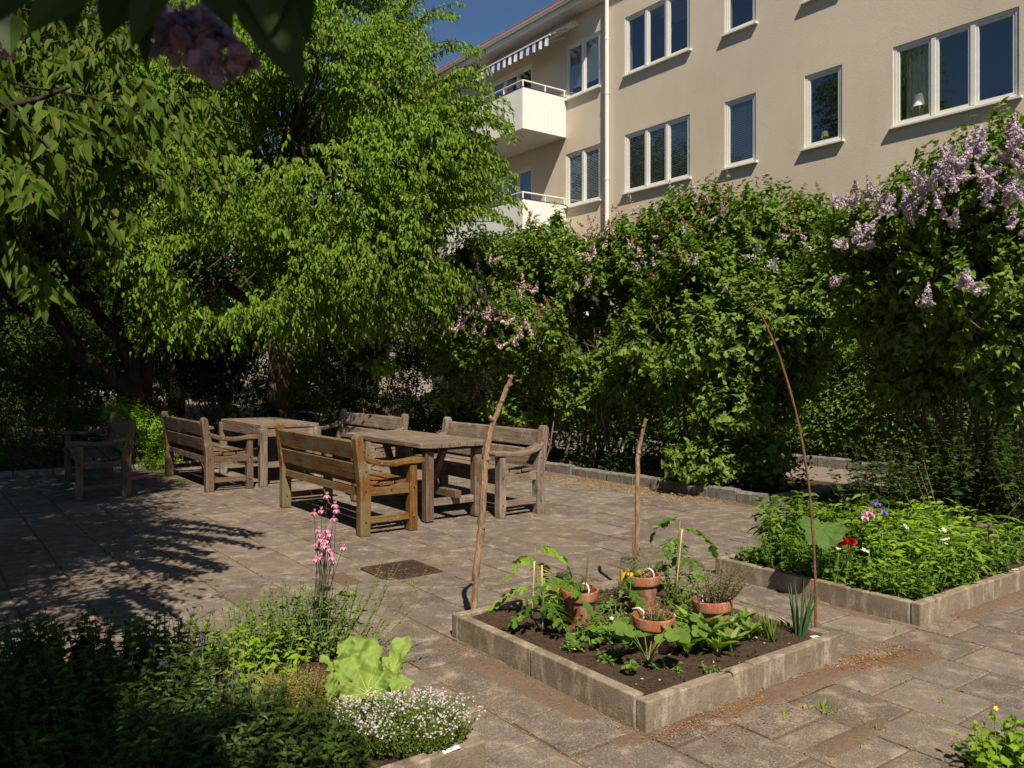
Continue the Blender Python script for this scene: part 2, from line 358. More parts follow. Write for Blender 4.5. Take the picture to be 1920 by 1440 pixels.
# ------------------------------------------------------------------ ground, paving
def sheet(name, pts, mat, z, kind='structure', n=1):
    return tag(MB().add([(*AB(a, b)[:2], z) for a, b in pts], [tuple(range(len(pts)))]).build(name, mat), kind=kind)
o = MB().add([(-400, -400, -.06), (400, -400, -.06), (400, 400, -.06), (-400, 400, -.06)], [(0, 1, 2, 3)]).build('ground', M_EARTH); tag(o, kind='structure')
sheet('paving_bed', [(-12, -4), (7.22, -4), (7.22, 12.6), (-12, 12.6)], M_SAND, -.0065)
sheet('paving_bed', [(7.22, -4), (9.0, -4), (9.0, 5.2), (7.22, 5.2)], M_SAND, -.0065)
PB = .3575; mb = MB()
GR = gp(752, 1068); GRa = GR.x*CT+GR.y*ST; GRb = -GR.x*ST+GR.y*CT
for i in range(-34, 19):
    a0 = 2.303+PB*i; off = (1.746 if i % 2 == 0 else 1.746+PB/2)
    for j in range(-16, 40):
        b0 = off+PB*(j-5)
        if b0 < -1.5 or b0+PB > 12.6 or a0 < -11: continue
        if a0 > 6.9 and b0+PB > 5.2: continue
        ca, cb = a0+PB/2, b0+PB/2; p = AB(ca, cb)
        if p.y < 1.0 or abs(p.x) > p.y*.75+1.5: continue
        if abs(ca-GRa) < .33 and abs(cb-GRb) < .33: continue
        g = .004+random.random()*.0045; h = random.uniform(-.0025, .003); tx, ty = random.uniform(-.009, .009), random.uniform(-.009, .009)
        rot = random.uniform(-.012, .012)
        vs = []
        for (ins, z) in ((0, -.04), (0, -.004), (.005, 0)):
            for sx, sy in ((-1, -1), (1, -1), (1, 1), (-1, 1)):
                x = sx*(PB/2-g-ins); y = sy*(PB/2-g-ins); x, y = x-rot*y, y+rot*x
                q = AB(ca+x, cb+y); vs.append((q.x, q.y, h+z+tx*x+ty*y))
        mb.add(vs, [(0, 1, 5, 4), (1, 2, 6, 5), (2, 3, 7, 6), (3, 0, 4, 7), (4, 5, 9, 8), (5, 6, 10, 9), (6, 7, 11, 10), (7, 4, 8, 11), (8, 9, 10, 11)])
tag(mb.build('paving', M_SLAB), kind='structure')
# smaller flags round the drain
mb = MB()
for (a0, a1, b0, b1) in ((-.36, -.23, -.36, .36), (.23, .36, -.36, .36), (-.22, .22, .23, .36), (-.22, .22, -.36, -.23)):
    vs = [];
    for (ins, z) in ((0, -.04), (0, -.004), (.004, 0)):
        for x, y in ((a0+ins, b0+ins), (a1-ins, b0+ins), (a1-ins, b1-ins), (a0+ins, b1-ins)):
            q = AB(GRa+x, GRb+y); vs.append((q.x, q.y, z-.002))
    mb.add(vs, [(0, 1, 5, 4), (1, 2, 6, 5), (2, 3, 7, 6), (3, 0, 4, 7), (4, 5, 9, 8), (5, 6, 10, 9), (6, 7, 11, 10), (7, 4, 8, 11), (8, 9, 10, 11)])
tag(mb.build('drain_surround', M_SLAB), kind='structure')
sheet('lawn', [(7.35, -6), (9.1, -6), (9.1, 5.5), (7.35, 5.5)], M_LAWN, -.003) if False else None
sheet('shrub_bed', [(7.3, 5.35), (9.15, 5.35), (9.15, 40), (7.3, 40)], M_EARTH, .03)
sheet('back_bed', [(-40, 12.7), (7.25, 12.7), (7.25, 40), (-40, 40)], M_EARTH, .02)
sheet('path', [(9.2, -8), (10.75, -8), (10.75, 60), (9.2, 60)], M_PATH, .0)
sheet('hedge_bed', [(10.85, -8), (13.5, -8), (13.5, 60), (10.85, 60)], M_EARTH, .02)

# sand and dirt drifted over the flags beside the kerbs: low irregular mounds
def drift(a0, a1, b0, b1, hgt, seed, thr=.1):
    r = np.random.default_rng(seed); na_, nb_ = max(6, int((a1-a0)/.015)), max(6, int((b1-b0)/.015)); A, B_ = np.meshgrid(np.linspace(a0, a1, na_), np.linspace(b0, b1, nb_))
    k = r.normal(0, 14, (10, 2)); ph = r.random(10)*6.28; n_ = sum(np.sin(A*q[0]+B_*q[1]+p) for q, p in zip(k, ph))/10
    ed = np.minimum(1, 4*np.minimum.reduce([(A-a0)/(a1-a0), (a1-A)/(a1-a0), (B_-b0)/(b1-b0), (b1-B_)/(b1-b0)]))
    Z = hgt*(ed+.9*n_-thr-.35)+r.normal(0, .0006, A.shape); Z = np.minimum(Z, hgt*.8)
    return MB().add(np.stack([A*CT-B_*ST, A*ST+B_*CT, Z], -1).reshape(-1, 3), [(j*na_+i, j*na_+i+1, (j+1)*na_+i+1, (j+1)*na_+i) for j in range(nb_-1) for i in range(na_-1)])
for i, q in enumerate(((2.45, 4.0, 2.10, 2.265, .011), (2.14, 2.325, 2.2, 3.5, .008), (4.5, 6.6, 2.16, 2.295, .009), (3.66, 3.76, 2.15, 2.8, .006), (1.63, 1.72, 2.4, 3.7, .006), (6.75, 7.25, 5.6, 9.8, .009), (4.38, 4.49, 2.3, 3.3, .006), (3.75, 4.1, 1.95, 2.15, .007), (2.7, 3.2, 1.70, 1.80, .006))):
    tag(drift(*q, 90+i).build('sand_drift', M_DRIFT, smooth=True), kind='structure')
# drain grate
t = thing('drain_grate', 'rusty iron drain grate set flush in the paving', 'drain', (GR.x, GR.y, 0), TH)
mb = MB()
for s in (-1, 1):
    mb.box(-.21, .21, s*.21-.012, s*.21+.012, -.03, .003); mb.box(s*.21-.0121, s*.21+.0121, -.198, .198, -.03, .002)
mb.box(-.198, .198, -.008, .008, -.03, .0015); mb.build('grate_frame', M_RUST, t)
mb = MB()
for i in range(17):
    x = -.186+i*.02325
    for s in (-1, 1): mb.box(x-.006, x+.006, min(s*.012, s*.192), max(s*.012, s*.192), -.025, .0)
mb.build('grate_bars', M_RUST, t)
MB().add([(-.21, -.21, -.045), (.21, -.21, -.045), (.21, .21, -.045), (-.21, .21, -.045)], [(0, 1, 2, 3)]).build('drain_sump', M_DSTEEL, t)

# ------------------------------------------------------------------ raised beds
def rough_block(mb, x0, x1, y0, y1, z0, z1, r=.0):
    mb.box(x0, x1, y0, y1, z0, z1)
def soilmesh(x0, x1, y0, y1, z, amp=.02, n=40):
    mb = MB(); xs = np.linspace(x0, x1, n); ys = np.linspace(y0, y1, n)
    ph = rng.random((14, 3))*6.28; fr = rng.normal(0, 16, (14, 2)); X, Y = np.meshgrid(xs, ys)
    Z = sum(np.sin(X*f[0]+Y*f[1]+p[0]) for f, p in zip(fr, ph))/14*amp*2.5+z+rng.normal(0, .0028, X.shape)
    v = np.stack([X, Y, Z], -1).reshape(-1, 3)
    return mb.add(v, [(j*n+i, j*n+i+1, (j+1)*n+i+1, (j+1)*n+i) for j in range(n-1) for i in range(n-1)])
def raised_bed(label, a0, a1, b0, b1, h=.125, splits=(.5, .5), over=0.0, groupn=None):
    c = AB(a0, b0); t = thing('raised_bed', label, 'raised bed', c, TH, 'raised garden beds edged with concrete')
    W, L = a1-a0, b1-b0; th = .055
    def run(horizontal, off, length, parts, ext=0):
        s = 0
        for k, fr in enumerate(parts):
            e = s+fr*length; mb = MB(); dz = random.uniform(-.004, .004); dd = random.uniform(-.003, .003)
            g = .0035
            if horizontal: mb.box(s+g, e-g+(ext if k == len(parts)-1 else 0), off+dd, off+th+dd, -.08, h+dz)
            else: mb.box(off+dd, off+th+dd, th+s+g, th+e-g, -.08, h+dz)
            mb.build('kerb_slab', M_CONC, t, bevel=.006, seg=2); s = e
    run(True, 0, W, splits, -.02); run(True, L-th, W, (.5, .5))
    run(False, 0, L-2*th, (.52, .48)); run(False, W-th, L-2*th+over, (.5, .5))
    soilmesh(th, W-th, th, L-th, h-.022, .012, 90).build('soil', M_SOIL, t, smooth=True)
    return t
raised_bed('raised bed with four terracotta pots and seedlings in bare soil', 2.31, 3.665, 2.25, 3.67)
raised_bed('raised bed on the right, overflowing with leafy green perennials', 4.48, 7.0, 2.28, 3.70, splits=(.3, .35, .35))
raised_bed('shaded raised bed of herbs and rhubarb nearest the camera', -1.9, 1.64, 2.34, 3.70, splits=(.2, .2, .2, .2, .2))
mb = soilmesh(3.55, 4.9, .6, 1.42, .004, .006, 50); o = mb.build('soil_patch', M_SOIL); o.rotation_euler = (0, 0, TH); tag(o, kind='structure')

# kerbs
def kerb(label, a0, b0, a1, b1, z1=.13, wd=.1, dark=False):
    L = math.hypot(a1-a0, b1-b0); p = AB(a0, b0); q = AB(a1, b1); an = math.atan2(q.y-p.y, q.x-p.x)
    t_ = MB(); s = 0
    while s < L:
        l = min(random.uniform(.28, .5), L-s); n = 4; z = z1+random.uniform(-.015, .012); d = random.uniform(-.012, .012)
        v = []; k = 5
        for i in range(k):
            x = s+.006+(l-.012)*i/(k-1)
            for (y, zz) in ((d, -.1), (d, z-.03), (d+.015, z), (d+wd-.015, z), (d+wd, z-.02), (d+wd, -.1)):
                v.append((x, y+random.uniform(-.006, .006), zz+random.uniform(-.006, .006)))
        f = [(i*6+j, (i+1)*6+j, (i+1)*6+(j+1) % 6, i*6+(j+1) % 6) for i in range(k-1) for j in range(6)]+[tuple(range(6)), tuple((k-1)*6+j for j in range(6))[::-1]]
        t_.add(v, f); s += l
    o = t_.build('stone_kerb', M_GRAN); o.location = p; o.rotation_euler = (0, 0, an)
    return tag(o, label, 'kerb')
kerb('rough granite kerb along the foot of the lilac hedge', 7.22, 5.25, 7.22, 13.0)
kerb('short granite kerb turning away at the end of the lilac bed', 7.24, 5.15, 9.15, 5.25, .11)
kerb('granite kerb on the far side of the path under the clipped hedge', 10.78, -2, 10.78, 30, .14)
kerb('low kerb at the back of the terrace behind the benches', -8, 12.62, 7.1, 12.62, .07)

# ------------------------------------------------------------------ benches and tables
def make_bench(W, label, legend=None):
    t = thing('park_bench', label, 'bench', (0, 0, 0), 0, 'wooden garden benches on the terrace')
    hl = .9
    for s in (-1, 1):
        x0, x1 = s*hl-.045, s*hl+.045
        # back post, slightly raked, rounded top
        pf = [(-.05, 0), (.045, 0), (.05, .42), (-.02, .80), (-.03, .845), (-.055, .868), (-.085, .86), (-.10, .83), (-.05, .42)]
        MB().prism(pf, 'x', x0, x1).build('back_post', W['z'], t, bevel=.008)
        MB().prism([(.425, 0), (.505, 0), (.50, .585), (.43, .585)], 'x', x0+.003, x1-.003).build('leg', W['z'], t, bevel=.006)
        arm_t = [(-.03, .70), (.06, .665), (.16, .635), (.28, .622), (.40, .632), (.50, .645), (.56, .64), (.575, .615)]
        arm_b = [(.56, .595), (.50, .59), (.40, .588), (.28, .575), (.16, .585), (.06, .61), (-.0, .635)]
        m_ = MB(); pr = arm_t+arm_b
        m_.prism(pr, 'x', x0-.012, x1+.012).build('armrest', W['y'], t, bevel=.01)
        MB().prism([(.046, .335), (.43, .335), (.43, .42), (.36, .425), (.25, .40), (.12, .405), (.046, .425)], 'x', x0+.018, x1-.018).build('side_rail', W['y'], t, bevel=.004)
        MB().box(x0+.022, x1-.022, .043, .43, .10, .155).build('stretcher', W['y'], t, bevel=.004)
        m_ = MB()
        for (y, z) in ((.0, .55), (-.02, .72), (.0, .38), (.465, .38), (.465, .12), (.0, .12), (.25, .375)):
            for sd in (-1, 1):
                xx = s*hl+sd*.0453
                if y == .25: xx = s*hl+sd*.0275
                m_.tube([(xx, y, z), (xx+sd*.002, y, z)], .007, 8)
        m_.build('bolt', M_DSTEEL, t)
        MB().box(x0+.01, x1-.01, .435, .497, -.004, .01).build('foot_pad', M_BLACK, t)
    L2 = hl-.046
    for (z0, z1) in ((.47, .625), (.655, .815)):
        y0 = -.0-(z0-.42)*.19; y1 = -(z1-.42)*.19
        MB().prism([(y0-.025, z0), (y0+.022, z0), (y1+.022, z1-.012), (y1+.008, z1), (y1-.012, z1), (y1-.025, z1-.012)], 'x', -L2, L2).build('backrest_board', W['x'], t, bevel=.004)
    for (y0, y1, z, dz) in ((.03, .165, .415, 0), (.18, .315, .405, .0), (.33, .47, .418, .006)):
        MB().box(-L2, L2, y0, y1, z, z+.035).build('seat_board', W['x'], t, bevel=.006)
    MB().box(-L2, L2, .395, .43, .30, .405).build('seat_rail', W['x'], t, bevel=.004)
    MB().box(-L2, L2, -.02, .022, .33, .40).build('seat_rail', W['x'], t, bevel=.004)
    return t
bench = make_bench(W_GREY, 'grey weathered bench facing left, right of the slatted table')
def setb(o, a, b, rz, lab): p = AB(a, b) if b is not None else a; o.location = p; o.rotation_euler = (0, 0, rz); o['label'] = lab
setb(bench, 5.02, 7.25, TH+R(90), 'grey weathered bench facing left, against the lilac hedge behind the slatted table')
b2 = copy_tree(bench); setb(b2, 4.95, 9.95, TH+R(90), 'grey weathered bench farthest back, behind the far table, facing left')
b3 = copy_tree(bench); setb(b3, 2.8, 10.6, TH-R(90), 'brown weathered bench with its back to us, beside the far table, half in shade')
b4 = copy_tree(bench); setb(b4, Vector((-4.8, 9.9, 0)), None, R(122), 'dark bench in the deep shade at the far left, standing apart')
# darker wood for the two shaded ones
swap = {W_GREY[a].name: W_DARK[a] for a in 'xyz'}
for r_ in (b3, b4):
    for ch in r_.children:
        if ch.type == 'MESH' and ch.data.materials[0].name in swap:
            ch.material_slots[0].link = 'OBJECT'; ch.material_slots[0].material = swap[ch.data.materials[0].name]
b5 = make_bench(W_ORNG, 'orange brown varnished bench with its back to us, nearest of the benches')
setb(b5, 3.12, 7.25, TH-R(90), 'orange brown varnished bench with its back to us, nearest of the benches')

t = thing('garden_table', 'slatted wooden table between the orange bench and the bench by the lilacs', 'table', AB(4.14, 7.31), TH, 'wooden garden tables')
n = 8; hw, hl_ = .375, .87
for i in range(n):
    x0 = -hw+i*2*hw/n+.003; x1 = -hw+(i+1)*2*hw/n-.003; c0 = .07 if i in (0, n-1) else .0
    if i == 0: pts = [(x0, -hl_+c0), (x1, -hl_), (x1, hl_), (x0, hl_-c0)]
    elif i == n-1: pts = [(x0, -hl_), (x1, -hl_+c0), (x1, hl_-c0), (x0, hl_)]
    else: pts = [(x0, -hl_), (x1, -hl_), (x1, hl_), (x0, hl_)]
    MB().prism(pts, 'z', .695, .74).build('tabletop_board', W_GREY['y'], t, bevel=.004)
for sy in (-1, 1):
    for sx in (-1, 1):
        MB().prism([(sx*.27-.042, sy*.76-.042), (sx*.27+.042, sy*.76-.042), (sx*.27+.042, sy*.76+.042), (sx*.27-.042, sy*.76+.042)], 'z', .012, .662).build('leg', W_DARK['z'], t, bevel=.006)
        MB().box(sx*.27-.032, sx*.27+.032, sy*.76-.032, sy*.76+.032, -.003, .014).build('foot_pad', M_BLACK, t)
    MB().box(-.227, .227, sy*.76-.025, sy*.76+.025, .15, .215).build('stretcher', W_GREY['x'], t, bevel=.004)
    MB().box(-.33, .33, sy*.76-.03, sy*.76+.03, .665, .693).build('steel_bearer', M_DSTEEL, t)
    mb = MB(); mb.prism([(sy*.30, .24), (sy*.37, .24), (sy*.64, .66), (sy*.57, .66)], 'x', -.03, .03).build('brace', W_DARK['y'], t, bevel=.004)
MB().box(-.035, .035, -.86, .86, .2165, .285).build('beam', W_DARK['y'], t, bevel=.004)
MB().box(-.30, .30, -.72, .72, .672, .69).build('steel_plate', M_DSTEEL, t)
MB().box(.02, .085, -.8745, -.8715, .705, .73).build('maker_plate', M_METAL, t)

t = thing('garden_table', 'thick plain wooden table standing farthest back by the tree trunk', 'table', AB(3.80, 10.55), TH, 'wooden garden tables')
for i in range(5):
    x0 = -.37+i*.148+.002; MB().box(x0, x0+.144, -.80, .80, .705, .745).build('tabletop_board', W_GREY['y'], t, bevel=.004)
for s in (-1, 1):
    MB().box(s*.345-.022, s*.345+.022, -.73, .73, .60, .703).build('apron', W_GREY['y'], t, bevel=.004)
    MB().box(-.30, .30, s*.765-.022, s*.765+.022, .60, .703).build('apron', W_GREY['x'], t, bevel=.004)
    MB().box(-.29, .29, s*.765-.02, s*.765+.02, .22, .29).build('stretcher', W_GREY['x'], t, bevel=.004)
    for sy in (-1, 1):
        MB().box(s*.345-.045, s*.345+.045, sy*.78-.045, sy*.78+.045, 0, .7035).build('leg', W_GREY['z'], t, bevel=.006)

def grill(p, label, r=.26, h=.63):
    t = thing('kettle_grill', label, 'barbecue', p, 0, 'black kettle barbecues behind the far table')
    MB().lathe([(.02, h-.2), (r*.6, h-.17), (r*.9, h-.08), (r, h), (r+.01, h)], 28).build('bowl', M_BLACK, t, smooth=True)
    MB().lathe([(r+.012, h), (r+.012, h+.02), (r*.93, h+.09), (r*.7, h+.155), (r*.35, h+.19), (.001, h+.2)], 28).build('lid', M_BLACK, t, smooth=True)
    MB().tube([(-.05, 0, h+.195), (-.045, 0, h+.235), (.045, 0, h+.235), (.05, 0, h+.195)], .01, 8).build('handle', M_DSTEEL, t, smooth=True)
    for k in range(3):
        a = k*2.094+.4
        MB().tube([(r*.6*math.cos(a), r*.6*math.sin(a), h-.17), (r*1.05*math.cos(a), r*1.05*math.sin(a), 0)], .011, 8).build('leg', M_METAL, t)
g1 = grill(pt(507, 800, 12.9).to_2d().to_3d(), 'black kettle barbecue with rounded lid, left of the pair by the trunk')
grill(pt(571, 800, 12.4).to_2d().to_3d(), 'black kettle barbecue with shiny lid, right of the pair by the trunk', h=.60)
o = MB().lathe([(.001, .0), (.10, .0), (.115, .01), (.11, .028), (.09, .034), (.001, .034)], 24).build('frisbee', M_PINKP); o.location = gp(257, 898); tag(o, 'small bright pink plastic disc lying on the shaded paving', 'toy')

# ------------------------------------------------------------------ apartment building (local x = a, y = b)
AW = 13.5
bld = thing('apartment_building', 'beige stucco apartment block with white windows, balconies and red roof', 'building', (0, 0, 0), TH)
ZE = 10.35
floors = [(2.78, 4.13), (5.55, 6.92), (8.30, 9.67)]
cols = [(-2.6, -.6, 3), (.9, 1.67, 1), (2.8, 3.6, 1), (5.36, 7.33, 3), (8.27, 9.04, 1), (10.13, 10.90, 1), (11.83, 13.81, 3), (14.65, 15.95, 2),
        (17.35, 19.3, 4), (21.3, 23.1, 3), (25.2, 26.0, 1), (28, 30, 3), (32, 33.6, 2), (36, 38, 3)]
wins = []
for fi, (z0, z1) in enumerate(floors):
    for (b0, b1, k) in cols: wins.append((b0, b1, z0 if k != 4 else z0-.0, z1, k, fi))
BS, ZR = 14.36, ZE+1.6
ys = sorted({-5., 42., BS}|{x for w_ in wins for x in w_[:2]}); zs = sorted({-.1, ZE, ZR}|{z for w_ in wins for z in w_[2:4]})
mb = MB(); holes = [(w_[0], w_[1], w_[2], w_[3]) for w_ in wins]
for y0, y1 in zip(ys[:-1], ys[1:]):
    for z0, z1 in zip(zs[:-1], zs[1:]):
        cy, cz = (y0+y1)/2, (z0+z1)/2
        if any(a < cy < b and c < cz < d for a, b, c, d in holes) or (cz > ZE and cy > BS): continue
        mb.add([(AW, y0, z0), (AW, y1, z0), (AW, y1, z1), (AW, y0, z1)], [(0, 3, 2, 1)])
for (a, b, c, d) in holes:
    x0, x1 = AW, AW+.25
    mb.add([(x0, a, c), (x1, a, c), (x1, a, d), (x0, a, d)], [(0, 1, 2, 3)]); mb.add([(x0, b, c), (x1, b, c), (x1, b, d), (x0, b, d)], [(3, 2, 1, 0)])
    mb.add([(x0, a, c), (x1, a, c), (x1, b, c), (x0, b, c)], [(3, 2, 1, 0)]); mb.add([(x0, a, d), (x1, a, d), (x1, b, d), (x0, b, d)], [(0, 1, 2, 3)])
mb.add([(AW, -5, -.1), (AW+11, -5, -.1), (AW+11, -5, ZR), (AW, -5, ZR)], [(0, 1, 2, 3)]); mb.add([(AW, BS, ZE), (AW+11, BS, ZE), (AW+11, BS, ZR), (AW, BS, ZR)], [(3, 2, 1, 0)]); mb.add([(AW, 42, -.1), (AW+11, 42, -.1), (AW+11, 42, ZE), (AW, 42, ZE)], [(3, 2, 1, 0)])
mb.add([(AW+11, -5, -.1), (AW+11, 42, -.1), (AW+11, 42, ZE), (AW+11, -5, ZE)], [(0, 1, 2, 3)])
mb.build('wall', M_STUC, bld)
mb = MB().box(AW-.02, AW-.001, -5, 42, -.1, .55); mb.build('plinth', M_GRAN, bld)
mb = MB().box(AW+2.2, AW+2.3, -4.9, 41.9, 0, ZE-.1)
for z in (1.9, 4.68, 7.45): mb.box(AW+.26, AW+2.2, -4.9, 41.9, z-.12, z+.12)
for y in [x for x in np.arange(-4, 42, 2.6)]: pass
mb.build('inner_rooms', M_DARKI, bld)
for (b0, b1, z0, z1, k, fi) in wins:
    fr = MB(); x0, x1 = AW+.02, AW+.09; fw = .055
    fr.box(x0, x1, b0+.002, b0+fw, z0+.002, z1-.002); fr.box(x0, x1, b1-fw, b1-.002, z0+.002, z1-.002)
    fr.box(x0, x1, b0+fw, b1-fw, z0+.002, z0+fw); fr.box(x0, x1, b0+fw, b1-fw, z1-fw, z1-.002)
    npn = {1: 1, 2: 2, 3: 3, 4: 3}[k]; bw = (b1-b0-2*fw)/npn; panes = []
    for i in range(npn):
        ya, yb = b0+fw+i*bw, b0+fw+(i+1)*bw
        if i: fr.box(x0-.004, x1, ya-.035, ya+.035, z0+fw, z1-fw)
        s = .038; ya += .04 if i else .004; yb -= .04 if i < npn-1 else .004; za, zb = z0+fw+.003, z1-fw-.003
        fr.box(x0+.012, x1-.012, ya, ya+s, za, zb); fr.box(x0+.012, x1-.012, yb-s, yb, za, zb)
        fr.box(x0+.012, x1-.012, ya+s, yb-s, za, za+s); fr.box(x0+.012, x1-.012, ya+s, yb-s, zb-s, zb)
        panes.append((ya+s, yb-s, za+s, zb-s))
    wo = fr.build('window', M_WHITE, bld)
    for (ya, yb, za, zb) in panes: MB().box(x0+.03, x0+.036, ya-.004, yb+.004, za-.004, zb+.004).build('pane', M_GLASS, wo)
    MB().prism([(AW-.075, z0-.035), (AW-.075, z0-.005), (AW+.03, z0+.022), (AW+.03, z0-.035)], 'y', b0-.05, b1+.05).build('sill', M_WHITE, wo)
    # blinds and curtains as the photograph shows
    if (k == 2) or (k == 3 and fi == 1 and b0 > 11) or (k == 1 and fi == 1 and b0 > 10) or (b0 > 25 and fi != 0):
        bl = MB()
        for (ya, yb, za, zb) in panes:
            lo = za+.12 if (k == 2 and fi == 2) else za+.01
            nsl = int((zb-lo)/.04)
            for q in range(nsl):
                z = zb-.02-q*.04; bl.add([(AW+.0575, ya-.002, z), (AW+.0575, yb+.002, z), (AW+.074, yb+.002, z+.030), (AW+.074, ya-.002, z+.030)], [(0, 1, 2, 3)])
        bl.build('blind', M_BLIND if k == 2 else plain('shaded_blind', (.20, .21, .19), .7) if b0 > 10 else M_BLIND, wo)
    if (5 < b0 < 6 and fi == 1) or (b0 > 17 and k in (3, 4)):
        cu = MB()
        for (c0, c1) in ((b1-.62, b1-.08), (b0+.06, b0+.22)):
            q = np.linspace(c0, c1, 40); xx = AW+.3+.035*np.sin((q-c0)*75)+.01*np.sin((q-c0)*170)
            v = [(x, y, z) for z in (z0+.06, z1-.06) for x, y in zip(xx, q)]
            cu.add(v, [(i, i+1, 41+i, 40+i) for i in range(39)])
        cu.build('curtain', M_CURT, wo, smooth=True)
# eaves, gutter, roof
sf, fa, gu, rf = MB(), MB(), MB(), MB()
for (y0, y1, zt) in ((BS+.03, 42.4, ZE), (-5.4, BS+.02, ZR)):
    sf.box(AW-.45, AW-.001, y0, y1, zt-.02, zt+.06); fa.box(AW-.49, AW-.452, y0, y1, zt-.05, zt+.16)
    g = [(AW-.565+.07*math.cos(a), zt+.13+.07*math.sin(a)) for a in np.linspace(math.pi, 2*math.pi, 9)]
    gu.prism(g+[(AW-.50, zt+.125), (AW-.565, zt+.07), (AW-.628, zt+.13)], 'y', y0, y1)
    x0, z0_, x1, z1_ = AW-.55, zt+.19, AW+5.5, zt+3.2; q = np.linspace(y0-.02, y1+.02, int((y1-y0)/.1)*2+1); v = []
    for (x, z) in ((x0, z0_), (x1, z1_)):
        for i, y in enumerate(q): v.append((x, y, z+(.05 if i % 2 else 0)))
    m_ = len(q); rf.add(v, [(i, i+1, m_+i+1, m_+i) for i in range(m_-1)])
    rf.add([(x0, y0, z0_-.03), (x0, y1, z0_-.03), (x0, y1, z0_+.03), (x0, y0, z0_+.03), (x1, y0, z1_-.03), (x1, y1, z1_-.03), (x1+6, y0, z0_-.03), (x1+6, y1, z0_-.03)],
       [(0, 3, 2, 1), (0, 1, 5, 4), (4, 5, 7, 6)])
sf.build('soffit', M_SOFF, bld); fa.build('fascia', M_WHITE, bld); gu.build('gutter', M_WHITE, bld); rf.build('roof', M_ROOF, bld)
dp = MB().tube([(AW-.58, 14.33, ZR+.08), (AW-.55, 14.33, ZR-.05), (AW-.12, 14.33, ZR-.35), (AW-.09, 14.33, ZR-.45), (AW-.09, 14.33, 0)], .05, 12)
for z in (3.2, 5.95, 8.0, 9.3): dp.tube([(AW-.09, 14.33, z), (AW-.09, 14.33, z+.07)], .058, 12)
dpo = dp.build('downpipe', M_WHITE, bld, smooth=False)
MB().box(AW-.06, AW-.001, 14.32, 14.34, 5.97, 5.99).box(AW-.06, AW-.001, 14.32, 14.34, 8.02, 8.04).build('bracket', M_METAL, dpo)
# balconies
def balcony(b0, b1, z, items):
    d = 1.38; xo = AW-d; bo = MB().box(xo, AW-.002, b0, b1, z, z+.14).build('balcony', M_SOFF, bld)
    def corr(p, q_):
        p = np.array(p); q_ = np.array(q_); L = np.linalg.norm(q_-p); n_ = int(L/.045)*2; u = (q_-p)/L; nn = np.array([u[1], -u[0]])
        v = []
        for zz in (z-.015, z+1.0):
            for i in range(n_+1):
                pp = p+(q_-p)*i/n_+nn*(.006 if i % 2 else 0); v.append((pp[0], pp[1], zz))
        m = n_+1
        return MB().add(v, [(i, i+1, m+i+1, m+i) for i in range(n_)])
    for nm, p, q_ in (('front', (xo-.02, b1), (xo-.02, b0-.02)), ('side', (xo-.02, b0-.02), (AW-.01, b0-.02)), ('side', (AW-.01, b1+.02), (xo-.02, b1+.02))):
        corr(p, q_).build('balcony_panel', M_WHITE, bo)
    MB().box(xo-.03, AW-.005, b0-.03, b0-.008, z+1.0, z+1.015).box(xo-.03, xo-.008, b0, b1, z+1.0, z+1.015).build('panel_trim', M_DSTEEL, bo)
    ra = MB(); zr = z+1.17
    for y in (b0, b1): ra.tube([(AW, y, zr), (xo, y, zr)], .022, 8)
    ra.tube([(xo, b0, zr), (xo, b1, zr)], .022, 8)
    for (x, y) in [(xo, b0), (xo+.7, b0), (AW-.05, b0)]+[(xo, y) for y in np.linspace(b0+.8, b1, 4)]: ra.tube([(x, y, z+.95), (x, y, zr)], .02, 8)
    ra.build('railing', M_WHITE, bo)
    return bo
balcony(15.95, 19.4, 7.36, 0); balcony(15.95, 19.4, 4.61, 0); balcony(23.6, 26.6, 7.36, 0); balcony(23.6, 26.6, 4.61, 0); balcony(15.95, 19.4, 1.86, 0)
# awning over the top balcony
m, nn_, p, o_ = nmat('striped_awning_cloth'); cc = coord(nn_)
wv = nn_.nodes.new('ShaderNodeSeparateXYZ'); nn_.links.new(cc, wv.inputs[0])
mm = nn_.nodes.new('ShaderNodeMath'); mm.operation = 'MULTIPLY'; mm.inputs[1].default_value = 1/.26; nn_.links.new(wv.outputs[1], mm.inputs[0])
fr_ = nn_.nodes.new('ShaderNodeMath'); fr_.operation = 'FRACT'; nn_.links.new(mm.outputs[0], fr_.inputs[0])
gt = nn_.nodes.new('ShaderNodeMath'); gt.operation = 'GREATER_THAN'; gt.inputs[1].default_value = .5; nn_.links.new(fr_.outputs[0], gt.inputs[0])
nn_.links.new(mix(nn_, gt.outputs[0], (.75, .75, .72), (.02, .035, .13)), p.inputs['Base Color']); p.inputs['Roughness'].default_value = .9
M_AWN = m
A0, A1 = 15.45, 19.2
cs = [(AW-.30, 9.90), (AW-.33, 9.98), (AW-.28, 10.06), (AW-.18, 10.12), (AW-.002, 10.14), (AW-.002, 10.06), (AW-.18, 10.05), (AW-.25, 10.0)]
aw = MB().prism(cs, 'y', A0, A1).build('awning', M_WHITE, bld)
MB().prism([(AW-.22, 9.96), (AW-.22, 9.972), (AW-.62, 9.79), (AW-.62, 9.778)], 'y', A0+.08, A1-.08).build('awning_cloth', M_AWN, aw)
MB().box(AW-.66, AW-.62, A0+.35, A1-.02, 9.765, 9.80).build('front_bar', M_WHITE, aw)
v = []; q = np.linspace(A0+.37, A1-.02, 81)
for zz, am in ((9.765, .0), (9.55, .012)):
    for i, y in enumerate(q): v.append((AW-.645-am+am*math.sin(i*1.2), y, zz-(.03*abs(math.sin((y-A0)*12.08)) if am else 0)))
MB().add(v, [(i, i+1, 82+i, 81+i) for i in range(80)]).build('valance', M_AWN, aw)
